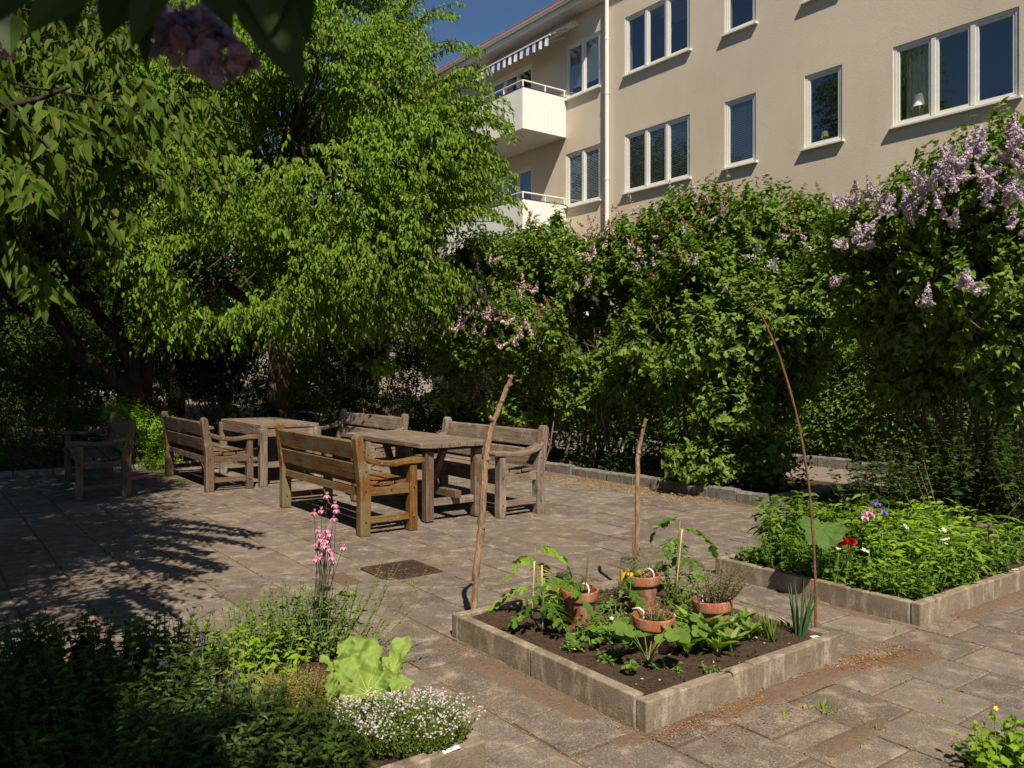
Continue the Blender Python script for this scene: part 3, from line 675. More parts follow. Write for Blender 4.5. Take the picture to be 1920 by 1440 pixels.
for y in (A0+.5, A1-.5): MB().tube([(AW-.02, y, 9.9), (AW-.3, y+.35, 9.84), (AW-.63, y+.1, 9.78)], .018, 6).build('folding_arm', M_WHITE, aw)

def lamp(label, a, b, z, r, h, M):
    t = thing('table_lamp', label, 'lamp', AB(a, b, z), 0)
    MB().lathe([(r*.55, .0), (r*.5, .02), (.02, .03), (.03, h*.25), (.05, h*.38), (.02, h*.5), (.012, h*.55), (.012, h*.6)], 16).build('lamp_base', M_METAL, t, smooth=True)
    MB().lathe([(r, h*.5), (r*.68, h)], 20).build('lamp_shade', M, t, smooth=True)
lamp('white table lamp standing inside the large three pane window at right', AW+.2, 6.93, 5.62, .17, .42, M_SHADE)
lamp('small yellow green lamp inside the narrow window left of the large one', AW+.18, 8.72, 5.62, .085, .22, M_SHADY)
MB_s = MB()
for (b0, b1) in ((5.4, 7.3), (8.3, 9.02)): pass
t = MB().box(AW+.1, AW+.32, 5.38, 7.31, 5.55+.03, 5.55+.06).box(AW+.1, AW+.3, 8.29, 9.02, 5.58, 5.61).build('window_shelf', M_WHITE, bld)

# ------------------------------------------------------------------ foliage generators
def blob(px, py, Y, rx, ry, rz): p = pt(px, py, Y); return (p.x, p.y, p.z, rx, ry, rz)
def gapnoise(P, s, seed):
    r = np.random.default_rng(seed); k = nrm(r.normal(0, 1, (9, 3)))*s*r.uniform(.6, 1.6, (9, 1)); ph = r.random(9)*6.28
    return np.sin(P@k.T+ph).sum(1)/9
def sample_blobs(bl, n, seed, shell=.45, gap=-.12, s=3.2, zs=1):
    bl = np.array(bl, float); wgt = (bl[:, 3]*bl[:, 4]*bl[:, 5])**(2/3); wgt /= wgt.sum()
    m = int(n*2.2); i = rng.choice(len(bl), m, p=wgt); d = nrm(rng.normal(0, 1, (m, 3)))
    r = rng.uniform(shell**3, 1, m)**(1/3)
    P = bl[i, :3]+d*r[:, None]*bl[i, 3:6]; O = nrm(d/bl[i, 3:6])
    # drop samples deep inside another blob
    ins = np.zeros(m)
    for b in bl: ins = np.maximum(ins, (np.linalg.norm((P-b[:3])/b[3:6], axis=1) < .45))
    k = (gapnoise(P*np.array([1, 1, zs]), s, seed) > gap) & (ins < .5)
    return P[k][:n], O[k][:n]
def droop_crown(mb, bl, ntw, L=.8, k=14, ll=.085, lw=.036, seed=1, tp=T_OVAL, shell=.45, gap=-.1, droop=.45, lean=(0, 0, 0), s=3.2, zs=1):
    P, O = sample_blobs(bl, ntw, seed, shell, gap, s, zs); n = len(P)
    h = nrm(O*np.array([1, 1, .45])+rng.normal(0, .35, (n, 3))+np.array(lean)); Lt = L*rng.uniform(.5, 1.1, n)
    down = np.array([0, 0, -1.]); side = nrm(np.cross(h, down))
    for j in range(k):
        sj = (j+.5)/k+rng.uniform(-.03, .03, n)
        p = P+h*(Lt*(sj-.5))[:, None]+down*(droop*Lt*sj**2)[:, None]
        t_ = nrm(h+down*(2*droop*sj)[:, None])
        sd_ = side*(1 if j % 2 else -1)
        Dv = nrm(t_*.45+sd_*rng.uniform(.1, .65, (n, 1))+down*rng.uniform(.25, 1.1, (n, 1))+rng.normal(0, .22, (n, 3)))
        N = nrm(O*.5+np.array([0, 0, .6])+sd_*.4+rng.normal(0, .45, (n, 3)))
        sc_ = rng.uniform(.65, 1.15, n)
        mb.inst(tp, p+rng.normal(0, .012, (n, 3)), Dv, N, ll*sc_, lw*sc_)
    return P, h, Lt
def shrub_crown(mb, bl, ncl, k=10, sl=.22, ll=.085, lw=.06, seed=1, tp=T_HEART, shell=.5, gap=-.1, s=3.5, up=.5):
    P, O = sample_blobs(bl, ncl, seed, shell, gap, s); n = len(P)
    t_ = nrm(O+np.array([0, 0, up])+rng.normal(0, .4, (n, 3)))
    A = nrm(np.cross(t_, rng.normal(0, 1, (n, 3)))); B = np.cross(t_, A)
    for j in range(k):
        nd = j//2; a = (nd % 2)*1.5708+(j % 2)*3.1416
        rad = A*math.cos(a)+B*math.sin(a); sj = nd/max(1, (k//2-1))
        p = P+t_*(sl*(sj-.6))
        Dv = nrm(t_*(.25+.5*sj)+rad+np.array([0, 0, -.35])+rng.normal(0, .25, (n, 3)))
        N = nrm(t_*.8+np.array([0, 0, .5])+rng.normal(0, .3, (n, 3)))
        sc_ = rng.uniform(.7, 1.15, n)*(1.0-.3*sj)
        mb.inst(tp, p+rng.normal(0, .01, (n, 3)), Dv, N, ll*sc_, lw*sc_)
    return P, t_
def curve(p0, p1, n=7, wob=.1, sag=0, rg=rng):
    p0 = np.array(p0, float); p1 = np.array(p1, float); L = np.linalg.norm(p1-p0); q = np.linspace(0, 1, n)[:, None]
    w_ = rg.normal(0, wob*L/4, (n, 3))*np.sin(q*math.pi); w_ = np.cumsum(w_, 0)*.5*(1-q)
    return p0+(p1-p0)*q+w_+np.array([0, 0, 1])*(sag*L*np.sin(q*math.pi))
def limbs(mb, fork, bl, r0, nsub=3, r1=.02, k=7, wob=.5, sag=.08):
    for b in bl:
        c = np.array(b[:3]); pts = curve(fork, c, 8, wob, sag); mb.tube(pts, np.linspace(r0, r1*1.6, 8), k, jit=.15)
        for _ in range(nsub):
            d = nrm(rng.normal(0, 1, 3)); e = c+d*np.array(b[3:6])*.85; s_ = pts[rng.integers(3, 8)]
            mb.tube(curve(s_, e, 6, wob), np.linspace(r1*1.4, .006, 6), 5)
def panicles(mb, P, Dv, M_, L=.14, n=60, fs=.014, rw=.035):
    m = len(P); Dv = nrm(Dv); A = nrm(np.cross(Dv, rng.normal(0, 1, (m, 3)))); B = np.cross(Dv, A)
    Ls = L*rng.uniform(.6, 1.2, m)
    for _ in range(n):
        s_ = rng.random(m)**1.3; a = rng.random(m)*6.28; r = rw*(1-s_*.85)*rng.uniform(.5, 1.1, m)*(Ls/L)
        rad = A*np.cos(a)[:, None]+B*np.sin(a)[:, None]
        p = P+Dv*(s_*Ls)[:, None]+rad*r[:, None]; N = nrm(rad+Dv*.4+rng.normal(0, .4, (m, 3)))
        q = nrm(np.cross(N, rng.normal(0, 1, (m, 3))))
        mb.inst(T_QUAD, p-q*fs*.5, q, N, fs*rng.uniform(.7, 1.3, m), fs*rng.uniform(.7, 1.3, m))

# ------------------------------------------------------------------ trees
# big tree
TX = pt(521, 700, 13.2); base = Vector((TX.x, 13.2, 0))
t = thing('tree', 'large light green tree with drooping sprays left of the building', 'tree', base)
def tree_obj(t, wood, leaf, wm, lm, extra=()):
    o = wood.build('trunk', wm, t, smooth=True); o2 = leaf.build('crown', lm, t)
    for q in (o, o2): q.matrix_parent_inverse = Matrix.Translation(-Vector(t.location))
    return o, o2
big = [blob(560, -120, 12.2, 1.3, 1.3, 1.2), blob(640, -60, 11.8, .7, .9, .9), blob(600, 110, 11.6, 1.4, 1.3, 1.1), blob(705, 160, 11.4, .95, 1.0, .9), blob(400, 130, 11.8, 1.5, 1.3, 1.2),
       blob(770, 300, 11.2, 1.05, 1.0, .8), blob(620, 330, 11.0, 1.4, 1.2, 1.0), blob(450, 330, 11.2, 1.3, 1.2, 1.0), blob(840, 400, 11.0, .75, .8, .5), blob(790, 440, 12.4, 1.1, 1.0, .9), blob(760, 300, 12.6, 1.2, 1.1, 1.1), blob(860, 330, 12.0, .6, .7, .7), blob(845, 235, 11.2, .5, .6, .45),
       blob(720, 470, 11.0, 1.2, 1.0, .75), blob(560, 490, 10.8, 1.2, 1.0, .8), blob(400, 500, 11.2, 1.0, 1.0, .7), blob(660, 560, 11.4, .9, .8, .4),
       blob(300, 480, 11.0, .8, .8, .6), blob(330, 60, 12.4, 1.5, 1.2, 1.2), blob(480, -20, 12.6, 1.4, 1.2, 1.1), blob(300, 300, 11.8, 1.1, 1.0, .9), blob(540, 580, 11.2, .9, .8, .35), blob(770, 560, 11.6, .7, .7, .4), blob(360, 590, 11.4, .7, .7, .3), blob(640, 30, 11.6, .8, .8, .8), blob(590, 110, 10.7, .75, .5, .7), blob(540, 240, 11.0, .9, .6, .8), blob(600, 60, 11.6, .8, .7, .7), blob(560, 0, 11.2, .8, .6, .7), blob(500, -270, 12.8, 2.0, 1.8, 1.6), blob(330, -200, 12.8, 1.6, 1.6, 1.4), blob(480, 220, 13.8, 2.0, 1.8, 1.8), blob(650, 380, 13.8, 1.8, 1.6, 1.5), blob(720, 60, 12.3, .6, .8, .8)]
wd = MB(); f0 = (base.x+.02, 13.2, 2.15)
wd.tube([(base.x+.05, 13.25, -.1), (base.x+.02, 13.2, .25), (base.x, 13.2, 1.0), (base.x+.03, 13.2, 1.7), f0], [.27, .2, .175, .17, .2], 14, jit=.12)
for s_ in ((-.5, 12.9, 3.6, .12), (.55, 13.1, 3.2, .12), (.05, 13.4, 4.0, .13), (-.9, 13.0, 2.9, .08), (1.0, 12.8, 2.9, .075)):
    wd.tube(curve(f0, (base.x+s_[0], s_[1], s_[2]), 6, .3), np.linspace(s_[3]*1.3, s_[3]*.8, 6), 9, jit=.12)
limbs(wd, (base.x, 13.3, 3.4), big, .045, 4, .014)
lf = MB()
P_, h_, L_ = droop_crown(lf, big, 12500, .68, 14, .082, .036, 15, shell=.5, gap=-.12, droop=.38, lean=(.15, -.25, .05), s=2.5, zs=1.8)
for i in range(0, len(P_), 5): wd.tube([P_[i]-h_[i]*.35*L_[i], P_[i]+h_[i]*.1*L_[i]+np.array([0, 0, -.06]), P_[i]+h_[i]*.5*L_[i]+np.array([0, 0, -.35*L_[i]])], [.007, .005, .003], 4, cap=False)
# long sprays reaching over the balcony
def spray(lf, wd, a, b, k, ll=.08, lw=.034, drop=.25):
    a = np.array(a); b = np.array(b); q = np.linspace(0, 1, k)[:, None]; L = np.linalg.norm(b-a)
    pts = a+(b-a)*q+np.array([0, 0, 1])*drop*L*(np.sin(q*math.pi*.75)-.75*q)
    wd.tube(pts[::3], np.linspace(.009, .003, len(pts[::3])), 4, cap=False)
    d = nrm(b-a); sd_ = nrm(np.cross(d, [0, 0, 1]))
    for s_ in (-1, 1, .3):
        Dv = nrm(d*.5+sd_*s_*rng.uniform(.2, .8, (k, 1))+np.array([0, 0, -1])*rng.uniform(.4, 1.1, (k, 1))+rng.normal(0, .2, (k, 3)))
        sc_ = rng.uniform(.7, 1.15, k)
        lf.inst(T_OVAL, pts+rng.normal(0, .02, (k, 3)), Dv, nrm(rng.normal(0, .5, (k, 3))+np.array([0, -.5, .7])), ll*sc_, lw*sc_)
for (x0, y0, x1, y1, Y) in ((780, 60, 855, 20, 11.2), (800, 110, 900, 100, 11), (820, 190, 915, 165, 11), (840, 210, 945, 200, 10.8), (850, 260, 960, 230, 10.8), (850, 330, 945, 300, 10.8),
                            (850, 380, 975, 385, 10.6), (840, 420, 960, 425, 10.6), (860, 210, 965, 250, 10.7), (780, 20, 820, -20, 11.3), (860, 350, 960, 340, 10.6), (840, 160, 910, 135, 11), (830, 290, 930, 270, 11)):
    for q in range(4):
        j = rng.uniform(-14, 14, 4); spray(lf, wd, pt(x0+j[0]-30, y0+j[1]+5, Y+.3), pt(x1+j[2], y1+j[3], Y-rng.uniform(0, .5)), 22)
tree_obj(t, wd, lf, M_BARK, M_TREE)

# old leaning tree at the left
base = Vector((pt(262, 700, 12.2).x, 12.2, 0)); t = thing('tree', 'dark old tree with several crooked leaning trunks at the far left', 'tree', base)
lt = [blob(60, 420, 11.0, 1.7, 1.5, 1.0), blob(230, 330, 11.8, 1.6, 1.4, 1.1), blob(90, 230, 11.6, 1.6, 1.5, 1.1), blob(-120, 300, 11, 1.6, 1.5, 1.2), blob(-60, 540, 10.8, 1.2, 1.2, .7), blob(260, 150, 12.6, 1.6, 1.4, 1.2), blob(100, 40, 12.5, 1.8, 1.4, 1.0)]
wd = MB()
def ptube(w_, L, k=9): w_.tube([pt(x, y, Y) for x, y, Y, r in L], [r for *_, r in L], k, jit=.15)
ptube(wd, [(275, 860, 12.2, .2), (262, 745, 12.2, .13), (205, 700, 12.0, .12), (150, 665, 11.9, .12), (118, 610, 11.8, .11), (88, 560, 11.7, .09), (50, 520, 11.6, .07), (20, 440, 11.4, .05)])
ptube(wd, [(262, 745, 12.2, .12), (245, 680, 12.2, .12), (228, 640, 12.1, .10), (190, 600, 12, .09), (160, 545, 12, .07), (120, 500, 11.8, .06), (80, 400, 11.6, .04)])
ptube(wd, [(235, 660, 12.1, .09), (218, 590, 12.2, .07), (230, 520, 12.3, .06), (250, 400, 12.4, .04)])
ptube(wd, [(270, 745, 12.3, .11), (275, 650, 12.4, .10), (282, 560, 12.5, .09), (270, 480, 12.5, .07), (290, 350, 12.6, .05)])
ptube(wd, [(118, 610, 11.8, .07), (70, 590, 11.6, .06), (30, 575, 11.4, .045), (-20, 520, 11.2, .03)])
limbs(wd, pt(110, 480, 11.7), lt, .04, 3)
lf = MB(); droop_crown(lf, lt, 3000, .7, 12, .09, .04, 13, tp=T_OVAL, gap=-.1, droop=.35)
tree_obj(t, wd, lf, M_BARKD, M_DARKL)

# cherry tree overhead at the left
base = Vector((-4.7, 2.6, 0)); t = thing('cherry_tree', 'cherry tree whose shaded branches with long drooping leaves fill the upper left', 'tree', base)
ch = [(-3.75, 4.3, 3.35, 1.5, 1.5, .8), (-3.3, 2.9, 2.85, 1.2, 1.1, .6), (-2.6, 3.7, 2.75, .62, .7, .42), (-4.9, 6.2, 3.9, 1.6, 1.6, 1.0), (-3.65, 5.7, 3.55, .85, .9, .65),
      (-6.4, 4.4, 3.6, 1.6, 2.2, 1.0), (-7.5, 7.0, 4.2, 2.0, 2.2, 1.2), (-2.45, 4.3, 2.95, .42, .5, .4), (-2.0, 3.2, 2.42, .42, .4, .26), (-5.2, 2.2, 3.4, 1.3, 1.3, .9), (-6.6, 8.6, 4.2, 1.5, 1.2, .9)]
wd = MB(); fk = (-4.6, 2.8, 1.7)
wd.tube([(-4.7, 2.6, -.1), (-4.7, 2.62, .3), (-4.65, 2.7, 1.0), fk], [.2, .14, .12, .13], 12, jit=.12)
limbs(wd, fk, ch, .05, 5, .014, 7, .35, .05)
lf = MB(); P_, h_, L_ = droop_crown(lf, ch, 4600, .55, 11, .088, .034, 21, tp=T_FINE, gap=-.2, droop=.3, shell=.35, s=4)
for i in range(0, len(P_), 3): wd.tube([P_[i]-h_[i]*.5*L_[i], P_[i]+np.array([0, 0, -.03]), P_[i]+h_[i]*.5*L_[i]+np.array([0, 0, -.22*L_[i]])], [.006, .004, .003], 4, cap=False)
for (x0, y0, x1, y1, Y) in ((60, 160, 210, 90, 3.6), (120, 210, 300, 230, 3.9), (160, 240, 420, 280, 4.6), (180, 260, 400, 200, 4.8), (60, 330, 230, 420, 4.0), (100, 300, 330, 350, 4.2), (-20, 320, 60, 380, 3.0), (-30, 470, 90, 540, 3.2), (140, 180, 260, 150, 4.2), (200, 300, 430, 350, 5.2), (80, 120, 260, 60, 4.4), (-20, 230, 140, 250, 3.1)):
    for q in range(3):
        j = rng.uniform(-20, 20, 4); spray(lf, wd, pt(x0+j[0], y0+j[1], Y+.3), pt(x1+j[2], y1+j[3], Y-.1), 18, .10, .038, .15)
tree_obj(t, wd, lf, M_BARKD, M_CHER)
# catkin remains / fruit stalks
# unseen tall tree added behind left: crown blobs placed to shade the left garden
t = thing('tree', 'unseen tall tree added left of the herb bed, crown shaped to shade that side of the garden', 'tree', Vector((-7.2, -2.0, 0)))
tt = [(-3.7, -.6, 7.6, 2.2, 2.2, 1.3), (-6.0, 1.2, 7.8, 2.6, 2.6, 1.5), (-5.6, 3.9, 8.2, 2.2, 2.4, 1.4), (-7.6, 5.5, 8.4, 2.6, 2.8, 1.6), (-6.6, 8.0, 8.8, 2.0, 1.8, 1.2), (-5.0, -3.0, 7.5, 2.4, 2.2, 1.4), (-8.6, 1.5, 7.6, 2.4, 2.6, 1.6), (-3.4, 1.0, 8.0, 1.6, 1.6, 1.1), (-4.3, 3.4, 8.2, 1.6, 1.8, 1.1), (-1.4, -3.3, 7.9, 1.25, 1.2, .9), (.02, -3.6, 7.9, .75, .7, .6), (-3.9, 3.6, 8.0, 1.3, 1.3, .9), (-2.7, .3, 8.0, 1.25, 1.4, .9), (-2.6, -2.0, 7.9, 1.5, 1.5, 1.0), (-5.6, 6.2, 8.4, 1.6, 1.6, 1.1)]
wd = MB().tube([(-7.2, -2, -.1), (-7.2, -2, .4), (-7.1, -1.9, 2.5), (-6.8, -1.6, 5)], [.4, .3, .24, .2], 12, jit=.1); limbs(wd, (-6.8, -1.6, 5), tt, .12, 4)
lf = MB(); shrub_crown(lf, tt, 7600, 9, .45, .17, .11, 77, T_OVAL, gap=-.3); tree_obj(t, wd, lf, M_BARKD, M_DARKL)

# ------------------------------------------------------------------ lilacs
def lilac(label, cat, base, bl, ncl, nst, seed, flowers, fl_mat, fn=60, ll=.095, lw=.074, leafm=None, extra=(), stems_top=None, group=None, k=10, spread=.36, tp=T_HEART, pl=.14, fs=.014, name='lilac_shrub', gap=-.22):
    t = thing(name, label, cat, base, 0, group); wd = MB(); lf = MB()
    for i in range(nst):
        b = bl[i % len(bl)]; s_ = (base[0]+rng.normal(0, spread), base[1]+rng.normal(0, spread*.6), -.02)
        e = np.array(b[:3])+nrm(rng.normal(0, 1, 3))*np.array(b[3:6])*.35+np.array([0, .15, 0])
        wd.tube(curve(s_, e, 8, .16), np.linspace(rng.uniform(.009, .022), .005, 8), 6, jit=.1)
    P, T_ = shrub_crown(lf, bl, ncl, k, .22, ll, lw, seed, tp, gap=gap)
    for i in range(0, len(P), 6): wd.tube([P[i]-T_[i]*.35, P[i]-T_[i]*.1, P[i]+T_[i]*.08], [.005, .004, .003], 4, cap=False)
    a = wd.build('stems', M_LSTEM, t, smooth=True); b_ = lf.build('foliage', leafm or M_LILAC, t); obs = [a, b_]
    for (FP, FD, fm, n_) in flowers:
        fb = MB(); panicles(fb, np.array(FP), np.array(FD), fm, pl, n_, fs, pl*.27); obs.append(fb.build('flowers', fm, t))
    for q in obs: q.matrix_parent_inverse = Matrix.Translation(-Vector(t.location))
    return t
def front_y(px, py, bl, Y0):
    d = np.array([(px-CX)/F, 1, -(py-HY)/F]); o_ = np.array([0, 0, H]); best = None
    for b in bl:
        r_ = np.array(b[3:6]); oo = (o_-np.array(b[:3]))/r_; dd = d/r_; A_ = dd@dd; B_ = oo@dd; C_ = oo@oo-1; di = B_*B_-A_*C_
        if di > 0:
            t_ = (-B_-math.sqrt(di))/A_; best = t_ if best is None else min(best, t_)
    return (best-.16) if best else Y0
def flw(specs, bl=None):
    # specs: (px, py, Y, n, spread_px)
    P = []; Dv = []
    for (px, py, Y, n, sp) in specs:
        for _ in range(n):
            xx, yy = px+rng.normal(0, sp), py+rng.normal(0, sp*.7); YY = front_y(xx, yy, bl, Y) if bl else Y
            q = pt(xx, yy, YY+rng.normal(0, .05)); P.append(tuple(q))
            d = nrm(rng.normal(0, .5, 3)+np.array([0, -.35, .75])); Dv.append(tuple(d))
    return P, Dv
LA = [blob(865, 570, 12.5, .7, .8, .85), blob(950, 540, 12.7, .9, .9, .85), blob(1035, 530, 12.3, .75, .8, .8), blob(1010, 470, 12.6, .5, .5, .45), blob(900, 470, 12.8, .4, .5, .3), blob(850, 680, 12.6, .5, .6, .35), blob(980, 680, 12.3, .6, .6, .35), blob(1045, 425, 12.4, .14, .15, .3), blob(900, 740, 12.6, .8, .5, .35), blob(1010, 760, 12.2, .7, .5, .3), blob(960, 620, 11.9, .7, .5, .45), blob(870, 640, 12.1, .6, .5, .4)]
FA = flw([(885, 540, 11.75, 14, 16), (860, 615, 11.75, 8, 12), (905, 590, 11.7, 9, 14), (870, 560, 11.7, 5, 20), (1010, 640, 11.7, 4, 16), (1060, 640, 11.6, 3, 12), (830, 560, 11.9, 3, 14), (935, 595, 11.75, 4, 14), (1000, 545, 11.7, 4, 18), (985, 620, 11.7, 4, 20), (1050, 580, 11.5, 4, 14), (900, 500, 12.0, 3, 14), (820, 610, 12, 3, 14), (960, 650, 11.8, 3, 14), (800, 600, 12.1, 2, 8)], LA)
FA2 = flw([(920, 600, 11.8, 6, 40), (1000, 580, 11.7, 6, 40), (960, 560, 11.8, 5, 40), (900, 470, 12.1, 3, 30), (990, 420, 12.2, 4, 14), (1020, 650, 11.7, 3, 20)], LA)
lilac('pale pink flowering lilac at the left end of the hedge, behind the benches', 'shrub', (*AB(7.9, 10.2)[:2], 0), LA, 3000, 30, 31, [(*FA, M_LILP, 70), (*FA2, M_LILB, 40)], None, group='lilac shrubs along the terrace', pl=.17, fs=.018)
LB1 = [blob(1130, 560, 11.5, .75, .8, .8), blob(1200, 500, 11.2, .7, .7, .7), blob(1110, 640, 11.4, .6, .6, .5), blob(1160, 470, 11.4, .3, .4, .35), blob(1220, 620, 10.9, .6, .6, .6), blob(1090, 500, 11.8, .4, .5, .45), blob(1110, 740, 11.6, .6, .5, .4), blob(1200, 720, 11.0, .6, .5, .35), blob(1090, 620, 11.2, .6, .5, .5), blob(1170, 620, 10.7, .6, .5, .5)]
FB1 = flw([(1110, 440, 11.4, 9, 13), (1105, 480, 11.3, 7, 12), (1180, 400, 11.4, 6, 14), (1160, 440, 11.3, 4, 18), (1200, 470, 10.6, 3, 16), (1085, 540, 11.2, 3, 10), (1215, 500, 10.5, 3, 22)], LB1)
FB1b = flw([(1110, 430, 11.5, 5, 16), (1200, 450, 10.8, 5, 30), (1230, 490, 10.5, 4, 25), (1160, 400, 11.5, 3, 14)], LB1)
lilac('lilac with fading pink panicles in the middle of the hedge, below the downpipe', 'shrub', (*AB(7.9, 8.6)[:2], 0), LB1, 2900, 40, 32, [(*FB1, M_LILP, 60), (*FB1b, M_LILB, 40)], None, group='lilac shrubs along the terrace')
LB2 = [blob(1270, 460, 10.9, .55, .6, .7), blob(1340, 440, 10.4, .8, .8, .68), blob(1430, 450, 10.0, .75, .8, .72), blob(1350, 560, 9.9, .95, .85, .75), blob(1460, 570, 9.7, .75, .7, .75), blob(1390, 680, 9.6, .6, .5, .4), blob(1500, 460, 9.8, .55, .6, .6), blob(1500, 640, 9.6, .45, .5, .65), blob(1280, 570, 10.5, .6, .6, .6), blob(1335, 870, 9.3, .52, .38, .33), blob(1390, 770, 9.5, .35, .35, .3), blob(1290, 700, 10.4, .6, .5, .4), blob(1460, 740, 9.8, .4, .4, .4), blob(1250, 630, 10.0, .7, .6, .5), blob(1350, 640, 9.3, .75, .5, .5), blob(1450, 600, 9.2, .6, .5, .5), blob(1550, 560, 9.0, .4, .4, .6), blob(1370, 760, 9.2, .45, .35, .35), blob(1430, 860, 9.2, .35, .3, .3)]
FB2 = flw([(1270, 360, 10.9, 5, 12), (1355, 405, 9.7, 3, 14), (1300, 490, 9.7, 2, 8), (1440, 500, 9.0, 4, 10), (1420, 480, 9.1, 2, 8), (1500, 470, 9.1, 3, 14), (1250, 450, 10.3, 4, 20), (1200, 500, 10.5, 2, 12), (1360, 545, 9.1, 1, 4), (1320, 380, 10.2, 3, 14)], LB2)
FB2b = flw([(1400, 365, 10.0, 8, 34), (1330, 370, 10.2, 8, 30), (1500, 380, 9.8, 5, 22), (1260, 420, 10.5, 6, 28), (1290, 500, 9.8, 5, 30), (1460, 430, 9.3, 4, 24)], LB2)
lilac('broad leafy lilac with brown spent panicles along its top, beside the path', 'shrub', (*AB(7.9, 6.5)[:2], 0), LB2, 5200, 56, 33, [(*FB2, M_LILF, 55), (*FB2b, M_LILB, 35)], None, group='lilac shrubs along the terrace')
LC = [blob(1610, 440, 7.6, .38, .5, .36), blob(1700, 440, 7.3, .5, .6, .5), blob(1800, 390, 7.0, .6, .65, .58), blob(1900, 350, 6.8, .6, .7, .62), blob(1650, 540, 7.5, .42, .5, .3), blob(1840, 520, 6.8, .65, .55, .45), blob(1980, 500, 6.7, .7, .7, .8), blob(1620, 610, 7.7, .28, .4, .12), blob(1960, 290, 6.8, .4, .5, .32), blob(1740, 600, 7.2, .35, .4, .3), blob(1860, 640, 6.9, .45, .4, .3), blob(1680, 620, 7.5, .25, .3, .22), blob(1900, 720, 7.0, .4, .4, .3), blob(1700, 700, 7.8, .4, .4, .35), blob(1790, 690, 7.6, .4, .4, .3)]
FC = flw([(1600, 375, 7.1, 8, 14), (1570, 385, 7.2, 3, 10), (1660, 380, 6.9, 7, 16), (1740, 360, 6.7, 14, 24), (1700, 400, 6.75, 8, 20), (1780, 330, 6.6, 10, 18), (1830, 285, 6.5, 12, 18), (1775, 300, 6.6, 7, 12), (1900, 300, 6.3, 10, 20), (1890, 370, 6.2, 10, 18), (1850, 350, 6.3, 6, 20), (1620, 455, 7.0, 6, 14), (1580, 460, 7.1, 4, 12), (1815, 530, 6.2, 7, 14), (1730, 570, 6.8, 3, 8), (1905, 255, 6.5, 7, 12), (1905, 430, 6.1, 3, 12), (1560, 530, 7.3, 2, 6), (1800, 420, 6.3, 3, 15)], LC)
lilac('tall lilac full of violet blossom at the right edge, by the big window', 'shrub', (4.55, 7.9, 0), LC, 2500, 26, 34, [(*FC, M_LILF, 150)], None, ll=.088, lw=.066, group='lilac shrubs along the terrace', tp=T_HEARTF, spread=.35, pl=.15, fs=.013)
# near lilac above the camera (in deep shade): branch with leaves and blossom hangs into the picture
t = thing('lilac_shrub', 'out of focus lilac branch with leaves and blossom darkened for shade, hanging in at top left', 'shrub', (-1.6, -.9, 0))
wd = MB(); lf = MB()
ND = [(-1.95, .5, 2.95, 1.15, 1.0, .6), (-1.0, -.3, 2.7, .8, .7, .5), (-2.8, .9, 3.0, 1.0, .9, .6), (-1.35, 1.1, 3.1, .5, .45, .3), (-.45, .62, 2.3, .5, .4, .16), (-.15, -.4, 2.9, .75, .6, .35)]  # last two blobs: unseen leaf mass added overhead to shade the hanging branch
for i in range(9): wd.tube(curve((-1.6+rng.normal(0, .15), -.9+rng.normal(0, .1), 0), np.array(ND[i % 4][:3])+rng.normal(0, .3, 3), 8, .3), np.linspace(.022, .006, 8), 6)
wd.tube([(-1.0, -.2, 2.5), (-.62, .5, 2.15), (-.4, .8, 1.93), (-.33, .86, 1.84)], [.01, .006, .004, .003], 6); wd.tube([(-.62, .5, 2.15), (-.6, .85, 1.98), (-.56, .95, 1.9)], [.005, .004, .003], 6)
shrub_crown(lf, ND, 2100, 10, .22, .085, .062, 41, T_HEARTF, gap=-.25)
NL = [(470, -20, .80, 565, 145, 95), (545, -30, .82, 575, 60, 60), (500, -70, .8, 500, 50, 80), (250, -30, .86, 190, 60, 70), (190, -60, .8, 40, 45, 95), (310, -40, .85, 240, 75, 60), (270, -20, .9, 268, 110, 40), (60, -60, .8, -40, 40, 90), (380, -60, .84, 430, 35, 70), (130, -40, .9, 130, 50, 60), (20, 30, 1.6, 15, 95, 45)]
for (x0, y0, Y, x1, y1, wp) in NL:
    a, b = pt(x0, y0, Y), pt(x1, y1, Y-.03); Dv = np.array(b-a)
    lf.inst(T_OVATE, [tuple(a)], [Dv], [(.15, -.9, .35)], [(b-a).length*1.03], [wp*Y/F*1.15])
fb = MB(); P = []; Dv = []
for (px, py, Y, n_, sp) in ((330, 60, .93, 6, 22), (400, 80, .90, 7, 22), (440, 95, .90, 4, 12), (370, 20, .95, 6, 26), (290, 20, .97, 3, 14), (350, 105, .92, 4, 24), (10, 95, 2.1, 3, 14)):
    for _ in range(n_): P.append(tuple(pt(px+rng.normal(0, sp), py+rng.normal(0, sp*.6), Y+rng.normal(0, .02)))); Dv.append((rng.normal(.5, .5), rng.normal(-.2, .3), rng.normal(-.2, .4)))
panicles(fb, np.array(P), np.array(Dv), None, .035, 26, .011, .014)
for q in (wd.build('stems', M_LSTEM, t, smooth=True), lf.build('foliage', M_LILACSH, t), fb.build('flowers', petal('shaded_lilac_floret', (.15, .10, .16), (.34, .25, .33)), t)): q.matrix_parent_inverse = Matrix.Translation(-Vector(t.location))  # blossom colour darkened as well, shade painted into the petals

